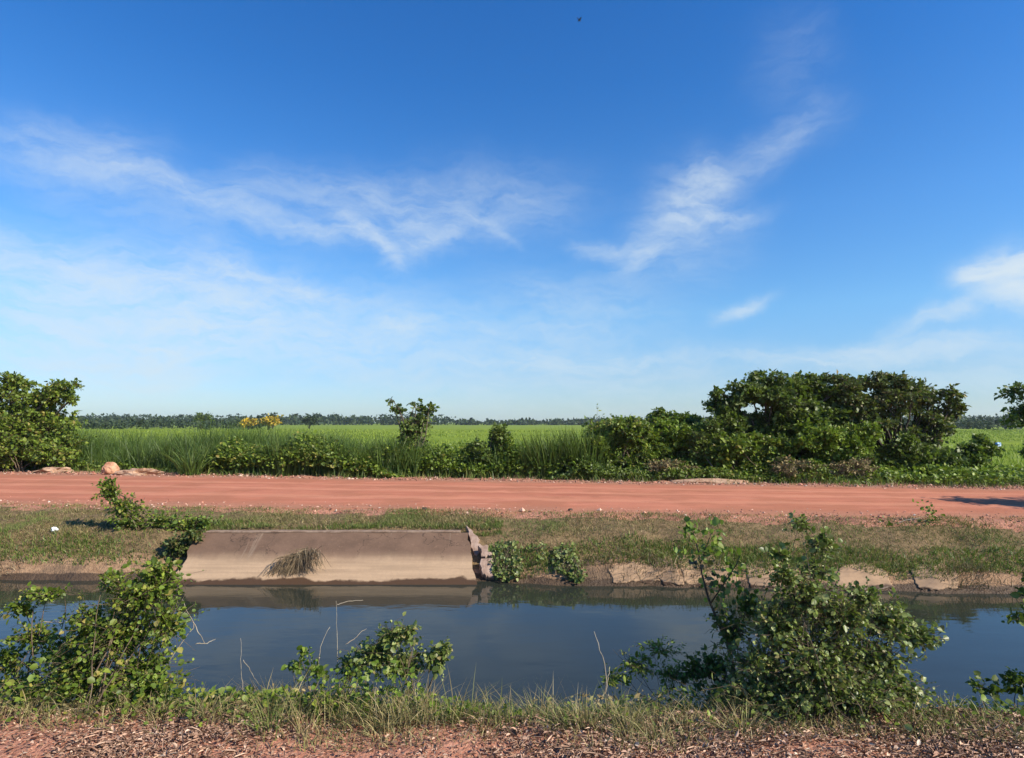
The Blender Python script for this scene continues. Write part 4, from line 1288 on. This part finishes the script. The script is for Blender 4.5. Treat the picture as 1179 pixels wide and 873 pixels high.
hang('creeper_clump', 'glossy creeper clump at the waterline beside the broken concrete', 163, [(570, 642, 11, 12, .3), (580, 657, 15, 11, .36), (594, 652, 10, 13, .2), (584, 632, 17, 6, .14)], 760)
hang('creeper_clump', 'glossy creeper clump hanging down the bank left of the bare roots', 164, [(651, 638, 12, 9, .25), (656, 653, 13, 12, .4), (665, 664, 8, 7, .2), (643, 646, 7, 10, .15)], 560)
hang('creeper_clump', 'thin trailing creeper on the bank between the two glossy clumps', 165, [(618, 632, 14, 4, .6), (624, 645, 6, 8, .4)], 60)


def straw_drape(label, pts, Y, n, seed):
    """dead grass bunch fallen down the slab"""
    rng = np.random.default_rng(seed)
    b = P(*pts[0], Y)
    t = thing('straw_clump', label, 'dry grass', b)
    g = Geo()
    a = rng.integers(0, 3, n)
    tips = np.array([P(*p, 8.55) for p in pts[1:]])
    st = b + rng.normal(0, .06, (n, 3)) * np.array((1, .5, .6)) + np.array((0, -.02, .03))
    en = tips[rng.integers(0, len(tips), n)] + rng.normal(0, .07, (n, 3)) * np.array((1.2, .4, .5))
    s = rng.uniform(.1, .5, (n, 1))
    st = st + (en - st) * s * .8
    mid = (st + en) / 2 + np.array((0, -.04, .10)) * rng.uniform(.4, 1.4, (n, 1)) + rng.normal(0, .03, (n, 3))
    tubes(g, st, mid, en, np.full(n, .004), np.full(n, .002))
    g.build('foliage', M['straw'], t)
    return t


straw_drape('dead straw bunch drooping down the concrete slab to the water', [(357, 633), (348, 658), (334, 661), (322, 665), (310, 667), (362, 652)], 8.95, 260, 171)
# little sapling with an arched stalk on the right of the far bank
t = thing('bank_seedling', 'yellow green seedling with arched stalk on the right far bank', 'plant', gbase(1022, 9.6))
g = Geo()
tube(g, [P(1022, 614, 9.6), P(1030, 604, 9.6), P(1042, 599, 9.6), P(1056, 597, 9.6), P(1068, 594, 9.6)], [.007, .006, .005, .004, .003], 5)
g.build('stem', M['dead_wood'], t)
rr = np.random.default_rng(172)
g = Geo()
n = 90
c = np.array([P(1070, 588, 9.6), P(1072, 597, 9.6), P(1066, 582, 9.6), P(1018, 605, 9.6), P(1022, 612, 9.6)])[rr.integers(0, 5, n)]
leaves(g, c + rr.normal(0, .06, (n, 3)), rr.normal(0, 1, (n, 3)), unit(rr.normal(0, .5, (n, 3)) + np.array((0, 0, .7))), .05 * rr.lognormal(0, .25, n), OVATE)
g.build('foliage', M['leaf_young'], t)

# ------------------------------------------------------------------ plants on the near bank
plant('near_bush', 'large leafy green bush on the near bank at the left', 'bush', gbase(140, 3.62),
      px_lobes(3.7, (160, 690, 44, 40), (182, 678, 30, 28), (140, 735, 60, 42), (192, 720, 26, 36), (105, 720, 36, 34), (90, 768, 56, 34), (165, 775, 50, 34), (186, 655, 26, 12), (130, 668, 22, 14), (120, 795, 70, 20), (90, 792, 60, 22, -.1), (170, 795, 54, 22, -.1), (40, 798, 50, 16, -.08)),
      1600, 8, .0225, (M['twig'], M['leaf_mid']), 181, r_stem=.005, twig_r=.0018, spread=.12, bare=16, airy=True, inner=.12, stems=2)
plant('near_bush', 'thin sprawling bush reaching the left edge over the water', 'bush', gbase(40, 3.75),
      px_lobes(3.85, (55, 685, 36, 10), (25, 700, 30, 14), (40, 735, 36, 20), (10, 762, 34, 22), (70, 755, 26, 22), (30, 790, 46, 14)),
      330, 8, .022, (M['twig'], M['leaf_mid']), 182, r_stem=.006, twig_r=.0018, spread=.12, bare=14, airy=True, inner=.12)
plant('near_bush', 'young bush with pale heart shaped leaves at the middle of the near bank', 'bush', gbase(465, 3.75),
      px_lobes(3.8, (450, 735, 24, 18), (470, 728, 16, 12), (430, 755, 30, 18), (465, 766, 40, 18), (503, 758, 16, 20), (408, 768, 26, 16), (512, 745, 9, 8)),
      520, 7, .0235, (M['twig'], M['leaf_grey']), 183, r_stem=.004, twig_r=.0016, spread=.10, droop=.5, airy=True, inner=.12, bare=5)
plant('near_bush', 'small yellow green weed left of the pale leaved bush', 'weed', gbase(350, 3.7),
      px_lobes(3.75, (350, 752, 10, 10), (340, 768, 14, 14), (366, 775, 16, 16)), 46, 7, .024, (M['twig'], M['leaf_young']), 184, r_stem=.004, twig_r=.0014, spread=.04, airy=True, inner=.12)
plant('near_bush', 'big dense bush with pale round leaves on the near bank at the right', 'bush', gbase(935, 3.45),
      px_lobes(3.55, (930, 690, 40, 32), (970, 712, 46, 36), (895, 725, 44, 42), (950, 758, 66, 40), (875, 770, 40, 36), (1010, 768, 42, 40), (1022, 715, 34, 24), (905, 665, 24, 20), (940, 800, 74, 24), (1056, 735, 32, 16), (995, 690, 24, 16), (860, 800, 44, 20), (1030, 795, 46, 22), (930, 800, 60, 30, -.12), (880, 806, 44, 22, -.1), (985, 800, 54, 28, -.12), (940, 775, 50, 30, -.15)),
      3300, 8, .0205, (M['twig'], M['leaf_grey']), 185, r_stem=.0045, twig_r=.0018, spread=.16, bare=10, airy=True, inner=.12)
plant('near_bush', 'tall sparse sprig rising out of the big right bush', 'bush', gbase(925, 3.6),
      px_lobes(3.7, (945, 628, 26, 18), (920, 605, 22, 12), (900, 640, 20, 16), (935, 655, 28, 14)),
      120, 7, .024, (M['twig'], M['leaf_grey']), 186, r_stem=.005, twig_r=.0016, spread=.06, airy=True, inner=.12, bare=5)
plant('near_bush', 'dark thin leaved undergrowth left of the big right bush', 'bush', gbase(840, 3.75),
      px_lobes(3.85, (840, 730, 26, 36), (822, 770, 34, 28), (862, 700, 20, 24), (800, 775, 26, 22), (830, 800, 44, 14)),
      330, 7, .022, (M['twig'], M['leaf_dark']), 187, r_stem=.005, twig_r=.0018, spread=.12, airy=True, inner=.12, bare=8)
plant('near_bush', 'dark feathery weeds over the water beside the pale crooked stalk', 'weed', gbase(745, 3.8),
      px_lobes(3.9, (735, 768, 28, 20), (775, 778, 28, 20), (760, 750, 34, 12), (705, 782, 20, 14)),
      170, 8, .022, (M['twig'], M['leaf_mid']), 188, r_stem=.003, twig_r=.0014, spread=.14, shape=LANCE * np.array((1, 1.4, 1)), airy=True, inner=.12, bare=8)
# slender sapling
t = thing('slender_sapling', 'slender leaning sapling with leafy top left of the big right bush', 'sapling', gbase(848, 3.95))
g = Geo()
stem = [gbase(850, 3.95, -.03), P(842, 755, 3.95), P(828, 720, 3.95), P(816, 690, 3.95), P(808, 660, 3.95), P(804, 635, 3.95), P(796, 605, 3.95)]
tube(g, stem, [.010, .009, .008, .007, .006, .004, .003], 7)
tube(g, [P(818, 695, 3.95), P(835, 670, 3.92), P(848, 650, 3.9), P(852, 640, 3.9)], [.005, .004, .003, .002], 5)
tube(g, [P(806, 650, 3.95), P(815, 625, 3.95), P(822, 605, 3.97)], [.004, .003, .002], 5)
tube(g, [P(830, 722, 3.95), P(850, 700, 3.97), P(872, 705, 3.97)], [.005, .004, .002], 5)
g.build('stem', M['bark_dark'], t)
rr = np.random.default_rng(191)
g, g2 = Geo(), Geo()
def puff(G, u, v, su, sv, n, size, Y=3.95, droop=.5):
    c = P(u, v, Y) + rr.normal(0, 1, (n, 3)) * np.array((su, (su + sv) / 2, sv)) * Y / FPX * .6
    leaves(G, c, rr.normal(0, .7, (n, 3)) + np.array((0, 0, -droop)), unit(rr.normal(0, .6, (n, 3)) + np.array((.2, -.3, .6))), size * rr.lognormal(0, .25, n), OVATE)
for a in ((795, 608, 12, 12, 40), (822, 612, 10, 16, 36), (838, 632, 8, 8, 10), (806, 635, 22, 10, 36), (845, 655, 12, 14, 26), (838, 680, 20, 14, 34), (858, 690, 10, 8, 12), (825, 668, 10, 8, 12)):
    puff(g, *a, .036)
g.build('foliage', M['leaf_young'], t)
for a in ((808, 645, 12, 10, 24), (838, 705, 14, 18, 28), (818, 660, 8, 14, 14), (850, 725, 12, 14, 18)):
    puff(g2, *a, .032)
g2.build('old_foliage', M['leaf_purple'], t)

# bush at the right edge: a branch hangs into view
plant('near_bush', 'bush at the right edge whose dark branch hangs over the water', 'bush', gbase(1330, 3.9),
      px_lobes(3.9, (1175, 712, 24, 8), (1195, 690, 24, 18), (1260, 700, 70, 60), (1300, 760, 70, 50), (1270, 620, 50, 50), (1195, 655, 20, 18), (1340, 640, 70, 60)),
      700, 8, .030, (M['twig'], M['leaf_dark']), 192, r_stem=.008, twig_r=.002, spread=.12)
plant('near_bush', 'dark little weed spikes at the right end of the near bank', 'weed', gbase(1150, 3.85),
      px_lobes(3.9, (1165, 785, 8, 14), (1135, 792, 16, 10), (1178, 790, 10, 12)), 36, 8, .03, (M['twig'], M['leaf_dark']), 193, r_stem=.004, twig_r=.0018, spread=.12)


def stalk(label, paths, Y, r, mat=None, name='dry_stalk'):
    b = P(*paths[0][0], Y)
    t = Geo()
    for pth in paths:
        pp = np.array([P(u, v, Y + .03 * i) for i, (u, v) in enumerate(pth)])
        # resample
        k = np.linspace(0, len(pp) - 1, 14)
        q = np.stack([np.interp(k, np.arange(len(pp)), pp[:, c]) for c in range(3)], 1)
        q[1:-1] += np.random.default_rng(len(label)).normal(0, .002, (12, 3))
        tube(t, q, np.linspace(r * .75, r * .3, 14), 5)
    return tag(t.build(name, mat or M['dead_wood'], origin=b), label, 'dry stalk')


stalk('pale crooked stalk rising above the water right of the middle', [[(676, 815), (692, 805), (698, 790), (697, 765), (690, 745), (684, 727)], [(692, 806), (699, 790), (702, 768)], [(700, 800), (708, 812)]], 3.7, .0065)
stalk('thin upright dead stalk with crossing twig above the water', [[(388, 800), (389, 770), (388, 730), (387, 692)], [(388, 696), (402, 692), (418, 691)]], 3.95, .0035)
stalk('bent dead twig left of the thin upright stalk', [[(363, 800), (366, 770), (370, 740), (380, 722)], [(368, 757), (360, 775)]], 3.95, .0045)
stalk('pale twig leaning into the middle bush', [[(398, 742), (408, 736), (416, 727), (422, 724)]], 3.95, .004)
stalk('pale curved twig at the foot of the slender sapling', [[(818, 738), (830, 746), (845, 748), (848, 742), (840, 734)]], 3.85, .004)
stalk('bare twig sticking out over the water from the left bush', [[(190, 770), (212, 735), (225, 720), (215, 705), (210, 690)], [(225, 742), (240, 740), (248, 736)], [(222, 716), (236, 742)]], 4.0, .0045)
stalk('grey fallen twig crossing the left bush', [[(50, 716), (68, 717), (85, 715)]], 3.75, .004)
stalk('thin dead stem among the green at the left of the water', [[(280, 805), (278, 775), (277, 735)], [(280, 760), (290, 775), (298, 790)]], 3.95, .003)
stalk('short brown weed stalk at the litter edge right of the middle', [[(775, 840), (776, 820), (777, 800)], [(776, 812), (768, 795)], [(776, 812), (786, 796)]], 3.45, .003, M['twig'])
stalk('tan curled stalk at the foot of the left bush', [[(82, 800), (82, 790), (88, 778), (98, 772)]], 3.6, .005)
stalk('tan upright stalk in front of the left bush', [[(130, 800), (132, 780), (134, 765), (142, 755)]], 3.6, .005)

# ------------------------------------------------------------------ bird high up
c = P(667, 23, 38)
t = thing('bird', 'small dark bird flying high in the blue sky', 'bird', c)
g = Geo()
V, Q = [], []
prof = [(-.13, .004), (-.09, .022), (-.03, .034), (.03, .032), (.08, .022), (.10, .024), (.125, .018), (.14, .004)]
ax = unit(np.array((.75, .3, -.55)))
s1 = unit(np.cross(ax, (0, 0, 1.)))
s2 = np.cross(s1, ax)
for (a, r) in prof:
    for j in range(8):
        th = j * math.pi / 4
        V.append(c + ax * a + (s1 * math.cos(th) + s2 * math.sin(th)) * r)
for i in range(len(prof) - 1):
    for j in range(8):
        Q.append([i * 8 + j, i * 8 + (j + 1) % 8, (i + 1) * 8 + (j + 1) % 8, (i + 1) * 8 + j])
g.add(V, quads=Q)
g.build('body', M['bird_black'], t)
for sg in (-1, 1):
    g = Geo()
    w_ = [(.05, 0, .0), (.045, .12, .05), (.0, .25, .06), (-.03, .24, .055), (-.03, .10, .04), (-.05, 0, 0)]
    top = [c + ax * a + s1 * sg * b + s2 * (h + .006) for (a, b, h) in w_]
    bot = [c + ax * a + s1 * sg * b + s2 * (h - .006) for (a, b, h) in w_]
    F = [[0, 1, 4, 5], [1, 2, 3, 4], [11, 10, 7, 6], [10, 9, 8, 7]] + [[i, i + 6, (i + 1) % 6 + 6, (i + 1) % 6] for i in range(6)]
    g.add(top + bot, quads=F)
    g.build('wing', M['bird_black'], t, smooth=False)
g = Geo()
tl = [c + ax * -.11 + s1 * .012, c + ax * -.20 + s1 * .04, c + ax * -.20 - s1 * .04, c + ax * -.11 - s1 * .012]
g.add([p + s2 * .004 for p in tl] + [p - s2 * .004 for p in tl], quads=[[0, 1, 2, 3], [7, 6, 5, 4], [0, 4, 5, 1], [1, 5, 6, 2], [2, 6, 7, 3], [3, 7, 4, 0]])
g.build('tail', M['bird_black'], t, smooth=False)

# ------------------------------------------------------------------ the air: thin even haze round the whole scene
hm, ht, hout = new_mat('thin_haze')
ht.put(hout.inputs['Volume'], ht.add('ShaderNodeVolumePrincipled', {'Color': (.80, .88, 1.0, 1), 'Density': .0002, 'Anisotropy': .2}).outputs[0])
g = Geo()
g.add([(sx_ * 1600, sy_, sz_) for sz_ in (-3.5, 40) for sy_ in (-200, 2600) for sx_ in (-1, 1)],
      quads=[[0, 2, 3, 1], [4, 5, 7, 6], [0, 1, 5, 4], [2, 6, 7, 3], [0, 4, 6, 2], [1, 3, 7, 5]])
hz = g.build('haze', hm, smooth=False)
tag(hz, 'thin pale haze softening the far wood', 'haze', kind='stuff')
